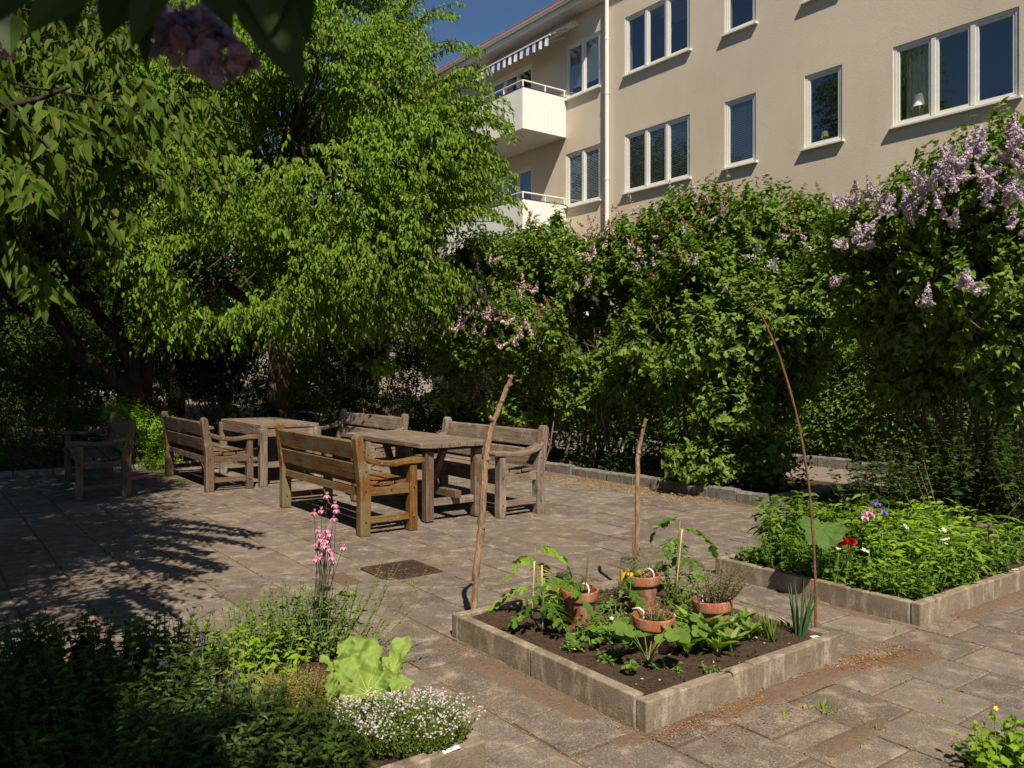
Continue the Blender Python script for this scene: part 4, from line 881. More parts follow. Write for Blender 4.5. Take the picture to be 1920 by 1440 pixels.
# ------------------------------------------------------------------ shrubs, hedge, background
def shrub(label, p, bl, ncl, mat, ll=.06, lw=.03, seed=3, k=10, nst=10, tp=T_OVAL, name='shrub', cat='shrub', group=None, sm=None, gap=-.1, droop=False):
    t = thing(name, label, cat, p, 0, group); wd = MB(); lf = MB()
    for i in range(nst):
        b = bl[i % len(bl)]
        wd.tube(curve((p[0]+rng.normal(0, .12), p[1]+rng.normal(0, .1), 0), np.array(b[:3])+nrm(rng.normal(0, 1, 3))*np.array(b[3:6])*.7, 6, .3), np.linspace(.012, .004, 6), 5)
    shrub_crown(lf, bl, ncl, k, .18, ll, lw, seed, tp, gap=gap)
    for q in (wd.build('stems', sm or M_LSTEM, t), lf.build('foliage', mat, t)): q.matrix_parent_inverse = Matrix.Translation(-Vector(t.location))
G0 = lambda px, Y: (pt(px, 700, Y).x, Y, 0)
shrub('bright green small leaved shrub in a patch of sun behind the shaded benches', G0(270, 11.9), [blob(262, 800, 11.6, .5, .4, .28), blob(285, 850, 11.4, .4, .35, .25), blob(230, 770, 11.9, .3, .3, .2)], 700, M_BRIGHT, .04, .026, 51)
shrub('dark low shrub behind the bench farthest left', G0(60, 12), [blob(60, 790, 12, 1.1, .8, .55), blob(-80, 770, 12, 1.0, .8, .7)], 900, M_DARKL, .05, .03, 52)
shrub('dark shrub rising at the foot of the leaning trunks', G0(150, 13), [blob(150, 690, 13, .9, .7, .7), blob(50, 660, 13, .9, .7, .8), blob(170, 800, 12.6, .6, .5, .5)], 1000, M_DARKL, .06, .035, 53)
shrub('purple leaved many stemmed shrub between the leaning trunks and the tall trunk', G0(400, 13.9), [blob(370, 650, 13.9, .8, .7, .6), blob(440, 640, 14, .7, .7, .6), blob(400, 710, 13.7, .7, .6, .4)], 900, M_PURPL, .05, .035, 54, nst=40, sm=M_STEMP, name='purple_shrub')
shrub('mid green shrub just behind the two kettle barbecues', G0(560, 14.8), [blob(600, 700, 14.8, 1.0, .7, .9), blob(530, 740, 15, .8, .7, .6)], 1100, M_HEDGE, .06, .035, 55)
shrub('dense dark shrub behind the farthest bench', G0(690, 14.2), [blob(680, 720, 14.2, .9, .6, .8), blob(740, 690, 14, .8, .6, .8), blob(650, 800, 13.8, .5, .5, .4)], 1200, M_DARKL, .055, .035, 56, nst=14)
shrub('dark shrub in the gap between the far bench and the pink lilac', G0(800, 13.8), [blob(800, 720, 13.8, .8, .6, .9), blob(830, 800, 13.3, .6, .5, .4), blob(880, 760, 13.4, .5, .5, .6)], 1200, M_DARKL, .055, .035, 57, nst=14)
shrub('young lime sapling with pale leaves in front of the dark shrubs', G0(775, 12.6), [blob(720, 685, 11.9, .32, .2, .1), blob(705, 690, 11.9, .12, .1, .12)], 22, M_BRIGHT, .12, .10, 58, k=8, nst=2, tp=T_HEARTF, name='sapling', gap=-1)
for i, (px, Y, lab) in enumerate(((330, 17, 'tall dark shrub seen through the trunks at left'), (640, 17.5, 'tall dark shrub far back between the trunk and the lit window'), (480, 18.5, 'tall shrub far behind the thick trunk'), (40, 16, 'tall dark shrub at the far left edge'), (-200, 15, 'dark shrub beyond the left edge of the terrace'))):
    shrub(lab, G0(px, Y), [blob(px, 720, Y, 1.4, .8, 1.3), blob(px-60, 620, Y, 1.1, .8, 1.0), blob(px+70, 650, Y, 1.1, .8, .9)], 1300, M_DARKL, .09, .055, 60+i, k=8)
def fartree(label, px, py, Y, r, seed):
    c = pt(px, py, Y); base = Vector((c.x, Y, 0)); t = thing('tree', label, 'tree', base, 0, 'trees far behind the terrace')
    bl = [(c.x+rng.normal(0, r*.5), Y+rng.normal(0, r*.3), c.z+rng.normal(0, r*.5), r*.7, r*.7, r*.65) for _ in range(6)]
    wd = MB(); wd.tube([(c.x, Y, 0), (c.x+.1, Y, c.z*.5), (c.x, Y, c.z)], [.22, .16, .08], 8); limbs(wd, (c.x, Y, c.z*.5), bl, .08, 2)
    lf = MB(); shrub_crown(lf, bl, 2600, 8, .4, .17, .11, seed, T_OVAL, gap=-.35)
    tree_obj(t, wd, lf, M_BARKD, M_DARKL)
for i, (px, py, Y, r, lab) in enumerate(((-150, 300, 19, 3.2, 'far tree showing dark behind the left edge'), (120, 250, 22, 3.6, 'far tree behind the leaning trunks'), (330, 330, 20, 3.0, 'far tree behind the left side of the large light green tree'), (60, 560, 24, 2.8, 'far low tree filling the gap behind the shaded bench'), (-400, 380, 18, 3.2, 'far tree beyond the left edge'), (230, 560, 23, 2.8, 'far low tree between the crooked trunks'), (-60, 520, 20, 2.8, 'far low tree at the left edge behind the dark shrubs'), (420, 560, 25, 2.8, 'far low tree behind the purple shrub'))): fartree(lab, px, py, Y, r, 70+i)
# clipped hedge along the path
t = thing('hedge', 'clipped leafy hedge along the far side of the path, against the building', 'hedge', AB(11.5, 6), TH)
lf = MB(); n = 52000; hl0, hl1 = -2.5, 14
u = rng.random(n); y = rng.uniform(hl0, hl1, n); f_ = rng.random(n)
top = 1.85+.12*np.sin(y*1.7)+.08*np.sin(y*4.1+1)
z = np.where(f_ < .72, rng.uniform(.1, 1, n)*top, top+rng.normal(0, .06, n)); x = np.where(f_ < .72, -.5-.12*rng.random(n)+.08*np.sin(y*3+z*5), rng.uniform(-.55, .5, n))
P = np.stack([x, y, z], 1); out = np.where((f_ < .72)[:, None], np.array([-1, 0, .35]), np.array([-.2, 0, 1.]))
Dv = nrm(out*.5+rng.normal(0, .55, (n, 3))+np.array([0, 0, -.15])); N = nrm(np.array([-.3, 0, 1.])+rng.normal(0, .5, (n, 3)))
lf.inst(T_OVAL, P, Dv, N, rng.uniform(.06, .10, n), rng.uniform(.035, .055, n)); lf.build('foliage', M_HEDGE, t)
wd = MB()
for y in np.arange(hl0, hl1, .25):
    for _ in range(1): wd.tube(curve((rng.normal(.1, .1), y+rng.normal(0, .08), 0), (rng.normal(-.1, .25), y+rng.normal(0, .2), 1.7), 5, .2), [.014, .012, .01, .007, .005], 5)
wd.build('stems', M_BARKD, t)
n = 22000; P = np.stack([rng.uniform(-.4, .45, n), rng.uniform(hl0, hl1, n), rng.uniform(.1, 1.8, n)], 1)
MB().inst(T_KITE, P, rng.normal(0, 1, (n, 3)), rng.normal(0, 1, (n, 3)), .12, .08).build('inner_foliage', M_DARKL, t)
t.location = AB(11.5, 0)

# ------------------------------------------------------------------ plants in the beds
ZS = .105
class Plant:
    def __init__(s, name, label, cat, p, group=None):
        s.t = thing(name, label, cat, p, 0, group); s.wd = MB(); s.lf = MB(); s.o = np.array(p, float); s.fl = []
    def done(s, lm, sm=M_STEM, ln='leaves', sn='stem'):
        obs = []
        if s.wd.n: obs.append(s.wd.build(sn, sm, s.t, smooth=True))
        if s.lf.n: obs.append(s.lf.build(ln, lm, s.t))
        for nm, mb, m in s.fl:
            if mb.n: obs.append(mb.build(nm, m, s.t))
        for q in obs: q.matrix_parent_inverse = Matrix.Translation(-Vector(s.t.location))
        return s.t
def herb(name, label, p, rx, ry, nst, h, L, W, sp=.035, lm=M_HERB, sm=M_STEM, lean=.25, tp=T_OVAL, group=None, cat='plant', vary=.25, side=(0, 0), dro=.15, out=.9, taper=.5, flower=None, bare=.15):
    pl = Plant(name, label, cat, p, group); tops = []
    for _ in range(nst):
        a = rng.random()*6.28; r = math.sqrt(rng.random()); dx, dy = math.cos(a)*r, math.sin(a)*r
        b = pl.o+np.array([dx*rx, dy*ry, 0]); hh = h*rng.uniform(1-vary, 1+vary*.6)*(1-.25*r)
        tip = b+np.array([dx*lean*h+side[0]*hh+rng.normal(0, .03*h/.3), dy*lean*h+side[1]*hh+rng.normal(0, .03*h/.3), hh])
        pts = curve(b, tip, 6, .12); pl.wd.tube(pts, np.linspace(.0028, .0012, 6)*min(1, .25+L*22), 4, cap=False); tops.append(tip)
        n = max(3, int(hh*(1-bare)/sp)); q = np.linspace(bare, 1, n)
        P = np.stack([np.interp(q, np.linspace(0, 1, 6), pts[:, i]) for i in range(3)], 1); ph = rng.random()*3.14
        for s_ in (0, 1):
            an = ph+np.arange(n)*1.5708+s_*3.1416; rad = np.stack([np.cos(an), np.sin(an), np.zeros(n)], 1)
            Dv = nrm(rad*out+np.array([0, 0, .45])*(q[:, None]*1.0+.1)-np.array([0, 0, dro])+rng.normal(0, .18, (n, 3)))
            sc_ = (1-taper*q**2)*rng.uniform(.7, 1.15, n); pl.lf.inst(tp, P, Dv, np.array([0, 0, 1.])+rng.normal(0, .25, (n, 3)), L*sc_, W*sc_)
    if flower: flower(pl, np.array(tops))
    return pl.done(lm, sm)
def flw5(mb, cen, P, size, up=(0, -.3, .9), cs=.25):
    P = np.atleast_2d(P); n = len(P); N = nrm(np.array(up)+rng.normal(0, .35, (n, 3))); Dv = nrm(np.cross(N, rng.normal(0, 1, (n, 3))))
    mb.inst(T_FLOWER, P, Dv, N, size, size)
    if cen is not None: cen.inst(T_QUAD, P+N*size*.12-Dv*size*cs*.5, Dv, N, size*cs, size*cs)
def strawberry(label, p, nl=8, h=.13, ll=.06, fl=(), group='strawberry plants in the pot bed', lm=M_STRAW):
    pl = Plant('strawberry_plant', label, 'plant', p, group)
    for i in range(nl):
        a = i*2.4+rng.random(); r = h*rng.uniform(.25, .95); hh = h*rng.uniform(.55, 1.1)
        tip = pl.o+np.array([math.cos(a)*r, math.sin(a)*r, hh]); pl.wd.tube(curve(pl.o, tip, 5, .1, .1), [.003, .0025, .002, .002, .0015], 5, cap=False)
        d = np.array([math.cos(a), math.sin(a), -.05]); sd_ = np.array([-math.sin(a), math.cos(a), 0]); sz = ll*rng.uniform(.8, 1.2)
        for k in (-1, 0, 1):
            pl.lf.inst(T_ROUND, [tip], [d*(1 if k == 0 else .35)+sd_*k*.95+rng.normal(0, .1, 3)], [np.array([0, -.15, 1.])+rng.normal(0, .2, 3)+sd_*k*-.3], [sz], [sz*.92])
    a_, b_ = MB(), MB()
    for (dx, dy, dz) in fl:
        q = pl.o+np.array([dx, dy, dz]); pl.wd.tube(curve(pl.o, q, 5, .1, .05), .0014, 4, cap=False); flw5(a_, b_, [q], .024, cs=.35)
    pl.fl = [('petals', a_, M_WPET), ('flower_centre', b_, M_YEL)]
    return pl.done(lm)
def tomato(label, p, h, nl=6, lm=M_TOM, L=.17, group='tomato plants tied to canes'):
    pl = Plant('tomato_plant', label, 'plant', p, group); top = pl.o+np.array([rng.normal(0, .02), rng.normal(0, .02), h])
    st = curve(pl.o, top, 7, .08); pl.wd.tube(st, np.linspace(.006, .003, 7), 6)
    for i in range(nl):
        q = .25+.75*i/(nl-1); b = np.array([np.interp(q, np.linspace(0, 1, 7), st[:, k]) for k in range(3)]); a = i*2.4+rng.random()
        Lr = L*rng.uniform(.75, 1.15); d = np.array([math.cos(a), math.sin(a), 0]); n = 9; s_ = np.linspace(0, 1, n)[:, None]
        rach = b+d*(s_*Lr)+np.array([0, 0, 1])*(Lr*(.35*s_-.85*s_**2)); pl.wd.tube(rach, np.linspace(.0025, .001, n), 4, cap=False)
        sd_ = np.array([-math.sin(a), math.cos(a), 0])
        for k in range(2, n):
            for s2 in ((-1, 1) if k < n-1 else (0,)):
                sz = (.075 if k % 2 == 0 else .045)*(1.2 if s2 == 0 else 1)*Lr/.17
                pl.lf.inst(T_LOBE, [rach[k]], [d*.5+sd_*s2+np.array([0, 0, -.35])+rng.normal(0, .15, 3)], [np.array([0, 0, 1.])+rng.normal(0, .3, 3)], [sz], [sz*.62])
    return pl.done(lm)
def rosette(label, p, nl=7, L=.11, W=.04, up=.9, group='leafy seedlings in a row', lm=M_STRAW, name='seedling', tp=T_LONG, vary=.2):
    pl = Plant(name, label, 'plant', p, group); n = nl; a = np.arange(n)*2.4+rng.random()*6; u = up*rng.uniform(.6, 1.3, n)
    d = np.stack([np.cos(a), np.sin(a), u], 1); s_ = rng.uniform(1-vary, 1+vary, n)
    stl = L*.25; P = pl.o+nrm(d)*stl
    for i in range(n): pl.wd.tube([pl.o, P[i]+nrm(d[i])*L*.2], [.003, .0022], 5, cap=False)
    pl.lf.inst(tp, P, d, np.stack([-np.cos(a)*u, -np.sin(a)*u, np.ones(n)], 1), L*s_, W*s_); return pl.done(lm)
def blades(name, label, p, n, h, r, th, lm, spread=.25, cat='plant', group=None, side=(0, 0)):
    pl = Plant(name, label, cat, p, group)
    for i in range(n):
        a = rng.random()*6.28; rr = r*math.sqrt(rng.random()); b = pl.o+np.array([math.cos(a)*rr, math.sin(a)*rr, 0]); hh = h*rng.uniform(.5, 1.05)
        e = b+np.array([math.cos(a)*spread*hh+side[0]*hh, math.sin(a)*spread*hh+side[1]*hh, hh*.96]); pl.lf.tube(curve(b, e, 6, .1, .05), np.array([.8, 1, 1, .85, .5, .08])*th, 6, cap=False)
    return pl.done(lm)
def tuft(mb, p, n, h, r=.02):
    P = np.array(p)+np.stack([rng.normal(0, r, n), rng.normal(0, r, n), np.zeros(n)], 1)
    Dv = nrm(np.stack([rng.normal(0, .5, n), rng.normal(0, .5, n), np.ones(n)], 1)); mb.inst(T_OVAL, P, Dv, rng.normal(0, 1, (n, 3)), h*rng.uniform(.5, 1.2, n), .006)
def W2(p, dz=0): return (p.x, p.y, p.z+dz)

# sticks
def stick(name, label, pts, Y, rad, mat, Yt=None, knots=(), k=9, jit=.25, z0=None, cat='stick', group=None, n=26):
    P = np.array([tuple(pt(x, y, Y+((Yt or Y)-Y)*i/(len(pts)-1))) for i, (x, y) in enumerate(pts)])
    s_ = np.linspace(0, 1, len(P)); q = np.linspace(0, 1, n); PP = np.stack([np.interp(q, s_, P[:, i]) for i in range(3)], 1)
    for _ in range(2): PP[1:-1] = (PP[:-2]+2*PP[1:-1]+PP[2:])/4
    if jit: PP += rng.normal(0, rad[0]*.08, PP.shape)
    rr = np.interp(q, np.linspace(0, 1, len(rad)), rad)*(1+rng.normal(0, .06 if jit else 0, n))
    b = Vector(PP[0]); t = thing(name, label, cat, b, 0, group); mb = MB().tube(PP-np.array(b), rr, k, jit=jit)
    for (i, dx, dz, r_) in knots:
        c = PP[int(i*(n-1))]-np.array(b); mb.tube([c, c+np.array([dx*.5, -.01, dz*.5]), c+np.array([dx, -.015, dz])], [r_*1.25, r_, r_*.7], 7, jit=.2)
    mb.build('branch' if cat == 'stick' else 'cane', mat, t, smooth=True); return t
stick('branch_post', 'tall crooked forked branch standing at the left corner of the pot bed', [(888, 1150), (892, 1075), (902, 1000), (906, 940), (910, 870), (918, 810), (932, 775), (948, 735), (960, 703)], 4.42, [.021, .019, .02, .018, .017, .016, .014, .010], M_STICK,
      knots=((.70, -.022, .03, .012), (.52, .02, .012, .012), (.30, .018, .01, .012), (.12, -.018, .015, .011), (.93, .03, .02, .009), (.97, -.012, .02, .007), (.82, .01, .012, .01)), n=34)
stick('branch_post', 'shorter straight reddish branch standing at the back corner of the pot bed', [(1196, 1092), (1196, 1000), (1195, 900), (1196, 850), (1206, 805), (1211, 785)], 5.02, [.0155, .015, .014, .0135, .012, .010], M_STICK, knots=((.62, .012, .01, .01), (.85, -.012, .012, .008)))
stick('bent_rod', 'long thin bent brown rod rising at the right corner of the pot bed', [(1529, 1192), (1529, 1110), (1526, 1020), (1518, 920), (1505, 830), (1487, 750), (1462, 668), (1440, 615), (1424, 585), (1405, 572)], 4.09, [.0075, .007, .0065, .006, .005, .003], M_STICK2, k=7, jit=.1, n=40)
for i, (x, y0, x2, y1, Y, lab) in enumerate(((998, 1158, 1002, 1052, 4.30, 'bamboo cane behind the left tomato plant'), (1017, 1183, 1016, 1060, 4.13, 'bamboo cane in front of the left tomato plant'), (1267, 1112, 1279, 992, 4.62, 'bamboo cane standing tallest, behind the middle pots'),
                                       (1189, 1120, 1186, 990, 4.75, 'thin dark cane beside the back corner branch'), (1522, 1192, 1519, 1090, 4.08, 'short thin cane beside the onions'), (1516, 1192, 1509, 1110, 4.10, 'shortest cane next to the onions'), (1191, 1090, 1190, 1008, 4.50, 'thin cane in the back terracotta pot'), (1096, 1110, 1103, 1040, 4.2, 'thin dark cane in the left terracotta pot'))):
    stick('cane', lab, [(x, y0), (x2, y1)], Y, [.0048 if i < 3 else .0032]*2, M_BAMB if i < 3 else M_STICK2, k=7, jit=0, cat='cane', n=5)

# pots
def pot(label, c, ztop, r=.1, tilt=(0, 0), M=M_TERRA, bands=True, saucer=None, ht=.185):
    z0 = ztop-ht; t = thing('terracotta_pot', label, 'plant pot', (c[0], c[1], z0), 0, 'terracotta pots in the raised bed'); t.rotation_euler = (tilt[0], tilt[1], 0)
    MB().lathe([(.0, 0), (r*.62, 0), (r*.64, .004), (r*.86, ht-.048), (r*.86, ht-.046)], 40).build('pot_body', M_POTB, t, smooth=True)
    MB().lathe([(r*.865, ht-.052), (r*.955, ht-.052), (r*.97, ht-.046), (r, ht-.006), (r*.985, ht), (r*.90, ht), (r*.885, ht-.006), (r*.86, ht-.04)], 40).build('rim', M, t, smooth=True)
    k = 30; pr = [(r*.87*q, ht-.032+rng.normal(0, .002)) for q in (0.001, .3, .6, .85, 1)]
    MB().lathe(pr, 24).build('potting_soil', M_SOIL, t)
    if saucer:
        s_ = MB().lathe([(.001, 0), (r*.72, 0), (r*.88, .022), (r*.92, .022), (r*.78, -.006), (.001, -.006)], 32).build('saucer', M_TERRA2); s_.location = (c[0]+saucer[1], c[1]+saucer[2], z0+.005-.004)
        tag(s_, saucer[0], 'saucer', 'orange saucers under the pots')
    return t
PA = pt(1085, 1103, 4.24); PBk = pt(1206, 1076, 4.55); PC = pt(1224, 1152, 3.82); PD = pt(1339, 1122, 4.04)
pot('terracotta pot nearest the left branch, with a green plant and a white hook', PA, PA.z, .098, (.02, .03), saucer=('orange saucer under the pot nearest the left branch', -.03, -.02))
pot('terracotta pot farthest back, against the short branch', PBk, PBk.z, .098, (0, -.01), saucer=('orange saucer under the pot farthest back', -.01, -.01))
pot('terracotta pot nearest the camera in the middle of the bed', PC, PC.z, .1, (.03, .02), saucer=('orange saucer under the pot nearest the camera', .0, -.01))
pot('terracotta pot on the right holding a scrubby brown herb', PD, PD.z, .1, (-.01, -.05), saucer=('orange saucer under the pot on the right', .01, -.01))
# white hooks (irrigation spikes) and tags
def hook(label, p, dx, h=.05, lean=.02):
    t = MB().tube([(0, 0, -.03), (lean*.3, 0, h*.5), (0, 0, h), (-dx*.4, 0, h+.015), (-dx, 0, h+.008)], .0045, 8).build('watering_hook', M_PLAST, smooth=True); t.location = p
    return tag(t, label, 'plant hook', 'white plastic hooks in the pots')
hook('curved white plastic hook in the pot nearest the left branch', (PA.x+.045, PA.y-.03, PA.z-.02), .03, .04)
hook('curved white plastic hook in the pot farthest back', (PBk.x+.05, PBk.y-.02, PBk.z-.02), .045, .04)
hook('curved white plastic hook in the pot nearest the camera', (PC.x-.04, PC.y+.04, PC.z-.02), .05, .025)
for i, dx in enumerate((-.072, -.058)):
    t = MB().box(-.005, .005, -.001, .001, -.04, .035).build('plant_marker', M_PLAST); t.location = (PD.x+dx, PD.y-.01-.004*i, PD.z-.01); t.rotation_euler = (.15, -.15-.1*i, 0)
    tag(t, 'upright white plant marker stuck in the right pot, '+('outer of two' if i == 0 else 'inner of two'), 'plant marker')
def marker(label, p, rz, L=.07, tilt=(.05, .03)):
    t = thing('plant_label', label, 'plant label', p, rz, 'white plant labels lying on the bed edges'); t.rotation_euler = (*tilt, rz)
    MB().box(-L/2, L/2, -.009, .009, 0, .003).build('plate', M_PLAST, t, bevel=.001)
    m = MB()
    for k in range(2):
        q = np.linspace(-L*.38, L*.3, 9); m.tube([(x, .003-.006*k+random.uniform(-.001, .001), .0034) for x in q], .0005, 4, cap=False)
    m.build('handwriting', M_DSTEEL, t)
marker('white plant label lying on the bed edge below the bent rod', tuple(gp(1527, 1194, .127)), .4, .045)
marker('white plant label lying on the bed edge beside the white flowering thyme', tuple(gp(846, 1406, .129)), .5, .062, (.1, -.12))
marker('small white plant label on the edge of the right hand bed', tuple(gp(1903, 1068, .128)), .5, .05)
marker('small white plant label lying on the soil in front of the nearest pot', tuple(gp(1243, 1192, .112)), -.8, .045, (.1, .2))
def bottle(label, c):
    t = thing('plastic_bottle', label, 'bottle', c, 0, 'upturned plastic bottles used for watering'); r = .042
    MB().lathe([(.012, 0), (.013, .03), (.03, .06), (r, .085), (r, .19), (r*1.0, .215), (r*.93, .232), (r*.6, .236), (r*.2, .222)], 24).build('bottle_body', M_BOTL, t, smooth=True)
    mb = MB()
    for k in range(5):
        a = k*1.2566; mb.ball((r*.62*math.cos(a), r*.62*math.sin(a), .226), .017, 8, (1, 1, 1))
    mb.build('bottle_foot', M_BOTL, t, smooth=True)
    MB().lathe([(r+.0008, .095), (r+.0008, .165)], 24).build('bottle_label', M_LABY, t, smooth=True)
bottle('upturned clear plastic bottle with yellow label beside the pot nearest the left branch', (pt(1057, 1100, 4.36).x, 4.36, ZS-.01))
bottle('upturned clear plastic bottle behind the pot farthest back', (pt(1176, 1080, 4.62).x, 4.62, ZS+.01))

# pot plants
herb('pot_herb', 'young leafy plant growing in the pot nearest the left branch', (PA.x, PA.y, PA.z-.03), .03, .03, 6, .14, .045, .018, .02, M_TOM, lean=.3)
herb('pot_herb', 'young leafy plant growing in the pot farthest back', (PBk.x-.03, PBk.y, PBk.z-.03), .03, .03, 7, .15, .05, .018, .022, M_HERB, lean=.3)
herb('pot_herb', 'wispy small leaved herb in the pot nearest the camera', (PC.x+.01, PC.y, PC.z-.03), .06, .05, 26, .10, .012, .008, .01, M_THYME, M_DEAD, lean=.7)
herb('pot_herb', 'scrubby brown and green thyme filling the right pot', (PD.x+.01, PD.y, PD.z-.03), .06, .05, 70, .22, .015, .009, .010, leafmat('brown_thyme_leaf', (.07, .06, .03), (.15, .16, .045), .2, .7), M_DEAD, lean=.55, side=(.12, 0), bare=.3)
tomato('tomato plant on the two canes at the left corner of the pot bed', W2(gp(1000, 1152, ZS)), .36, 6, M_TOMY, .16)
tomato('tomato plant in front of the front cane, left of the pots', W2(gp(1017, 1185, ZS)), .27, 6, M_TOM, .17)
tomato('dark leaved tomato plant on the tallest cane behind the pots', W2(gp(1268, 1112, ZS)), .43, 7, M_TOM, .20)
tomato('small tomato seedling between the bottle and the left pot', W2(gp(1062, 1160, ZS)), .22, 5, M_TOM, .12)
tomato('small tomato seedling behind the nearest pot', W2(gp(1180, 1150, ZS)), .2, 5, M_TOM, .12)
strawberry('large strawberry plant with broad leaves at the front of the pot bed', W2(gp(1215, 1243, ZS)), 10, .17, .066)
strawberry('strawberry plant with one white flower left of the nearest pot', W2(gp(1138, 1208, ZS)), 7, .11, .045, ((0.02, -.02, .13),))
strawberry('strawberry plant right of the nearest pot with a white flower held high', W2(gp(1275, 1215, ZS)), 9, .15, .06, ((-.03, -.02, .16), (-.06, -.05, .10)))
strawberry('tiny strawberry runner in the bare soil before the large strawberry', W2(gp(1183, 1262, ZS)), 4, .04, .03)
strawberry('small strawberry plant at the left of the bare soil', W2(gp(1107, 1212, ZS)), 6, .05, .028)
for i, (x, y, s_, lab) in enumerate(((1085, 1170, .06, 'pea seedling beside the left saucer'), (1108, 1168, .07, 'pea seedling just right of the left saucer'), (1085, 1195, .06, 'pea seedling nearest the left kerb'), (1130, 1185, .06, 'pale seedling left of the white strawberry flower'), (1155, 1175, .08, 'bushy pea seedling left of the nearest pot'), (1168, 1195, .08, 'pale green seedling touching the nearest pot'),
                                 (1245, 1130, .14, 'tall pea plant just behind the nearest pot'), (1275, 1130, .15, 'tall pea plant between the nearest and the right pot'), (1290, 1150, .13, 'pea plant against the right pot'), (1262, 1105, .15, 'pea plant climbing behind the middle of the bed'), (1310, 1145, .12, 'feathery plant by the foot of the right pot'), (1230, 1110, .12, 'feathery plant beside the pot farthest back'), (1160, 1190, .07, 'yellowish bushy seedling just left of the nearest pot'), (1195, 1200, .06, 'seedling under the rim of the nearest pot'), (1120, 1150, .04, 'tiny seedling between the left pot and the back'), (1150, 1140, .05, 'tiny seedling left of the pot farthest back'), (1075, 1215, .03, 'tiny weed by the left kerb'), (1130, 1240, .03, 'tiny forked seedling in the bare front soil'), (1160, 1225, .05, 'seedling between the white flowered strawberry and the large one'), (1250, 1255, .035, 'tiny seedling right of the large strawberry'), (1345, 1262, .03, 'tiny seedling alone near the front right kerb'), (1110, 1190, .06, 'bushy seedling in the middle left of the bed'), (1300, 1165, .12, 'pea plant between the nearest and the right pot, low down'))):
    herb('pea_plant', lab, W2(gp(x, y, ZS)), .05, .04, 8, s_*1.3, .034, .02, .018, M_HERBB if i in (3, 5, 12) else M_TOM if 5 < i < 12 else M_STRAW, lean=.7, group='pea and herb seedlings', tp=T_HEART)
for i, (x, y, L, lab) in enumerate(((1290, 1228, .12, 'upright leafy seedling nearest the large strawberry'), (1315, 1215, .14, 'leafy seedling in front of the right pot'), (1333, 1205, .15, 'large leafy seedling below the right pot'), (1345, 1228, .11, 'leafy seedling at the front of the row, below the right pot'), (1372, 1222, .10, 'leafy seedling in the gap right of the right pot'), (1404, 1200, .10, 'pale leafy seedling third from the onions'), (1425, 1195, .06, 'small seedling second from the onions'), (1372, 1180, .08, 'seedling close behind the row, right of the right pot'), (1398, 1178, .09, 'dark seedling beside the right pot rim'), (1300, 1190, .12, 'leafy seedling directly under the right pot'))):
    rosette(lab, W2(gp(x, y, ZS)), 8, L*.95, L*.30, 2.3, lm=M_STRAW if i % 3 else M_HERBB)
blades('onion', 'clump of tall dark green onion leaves beside the bent rod', W2(gp(1500, 1190, ZS)), 15, .31, .03, .0052, M_ONION, .22, group='onions', side=(.08, 0))
blades('onion', 'small clump of onion leaves left of the tall onions', W2(gp(1452, 1205, ZS)), 9, .16, .02, .0035, M_HERB, .5, group='onions')
blades('onion', 'thin pale onion leaves at the left end of the onion row', W2(gp(1442, 1200, ZS)), 6, .2, .015, .003, M_HERBB, .35, group='onions')

# right hand bed
def bpt(a, b, z=ZS): return AB(a, b, z)
labs = []
def big_leaf(lf, base, tip, w, seed=0, ruf=.12, lobes=7, cup=.2, nrmv=(0, -.6, .8), vein=None):
    """polar grid about the point where the stalk joins: cordate, ruffled, creased along the veins"""
    base = np.array(base, float); tip = np.array(tip, float); L = np.linalg.norm(tip-base); d = (tip-base)/L
    N = nrm(np.array(nrmv)-np.dot(nrmv, d)*d); X = np.cross(d, N); nr, na = 20, 110; V = []
    vs_ = [0, .55, -.55, 1.15, -1.15, 1.8, -1.8, 2.45, -2.45]
    def pos(r, th, off=0):
        c, s_ = math.cos(th), math.sin(th)
        R_ = 1/math.sqrt((c/(1.0 if c > 0 else .42))**2+(s_/(w/L*.5))**2)*(1-.75*math.exp(-((abs(th)-math.pi)/.22)**2))
        R_ *= 1+.06*math.sin(th*lobes+seed)+.035*math.sin(th*19+seed*2)+.02*math.sin(th*33)
        dv = min(abs(th-v) for v in vs_); e = r*R_
        xx, yy = e*s_, e*c; q_ = seed*1.3
        z = cup*w*(e*abs(s_)/(w/L*.5))**2*.6+.018*w*r**.6*min(dv/.28, 1)**.8-.22*L*(e*max(c, 0))**2
        z += ruf*w*(.55*math.sin(xx*9+yy*4+q_)*math.sin(yy*8-xx*3+q_*2)+.28*math.sin(xx*19-yy*11+q_)*math.sin(yy*17+q_)+.12*math.sin(xx*37+q_)*math.sin(yy*41+xx*9))*(.35+.65*r)
        z += ruf*w*.5*r**5*math.sin(th*9+q_*2+2*math.sin(th*2+seed))
        return base+d*(e*c*L)+X*(e*s_*L)+N*(z+off)
    for i in range(nr+1):
        for j in range(na): V.append(pos(i/nr, -math.pi+2*math.pi*j/na))
    lf.add(V, [(i*na+j, i*na+(j+1) % na, (i+1)*na+(j+1) % na, (i+1)*na+j) for i in range(nr) for j in range(na)])
    if vein is not None:
        for v_ in vs_: vein.tube([pos(q, v_+(.12*q if v_ > 0 else -.12*q if v_ < 0 else 0), .0012) for q in np.linspace(.02, .9, 10)], np.linspace(w*.009, w*.002, 10), 5, cap=False)
pl = Plant('rhubarb', 'single broad matt green leaf plant at the left of the right hand bed', 'plant', tuple(gp(1540, 1075, ZS)))
pl.wd.tube([pl.o, pl.o+np.array([0, 0, .12]), pt(1541, 985, 5.0)], [.012, .01, .007], 8)
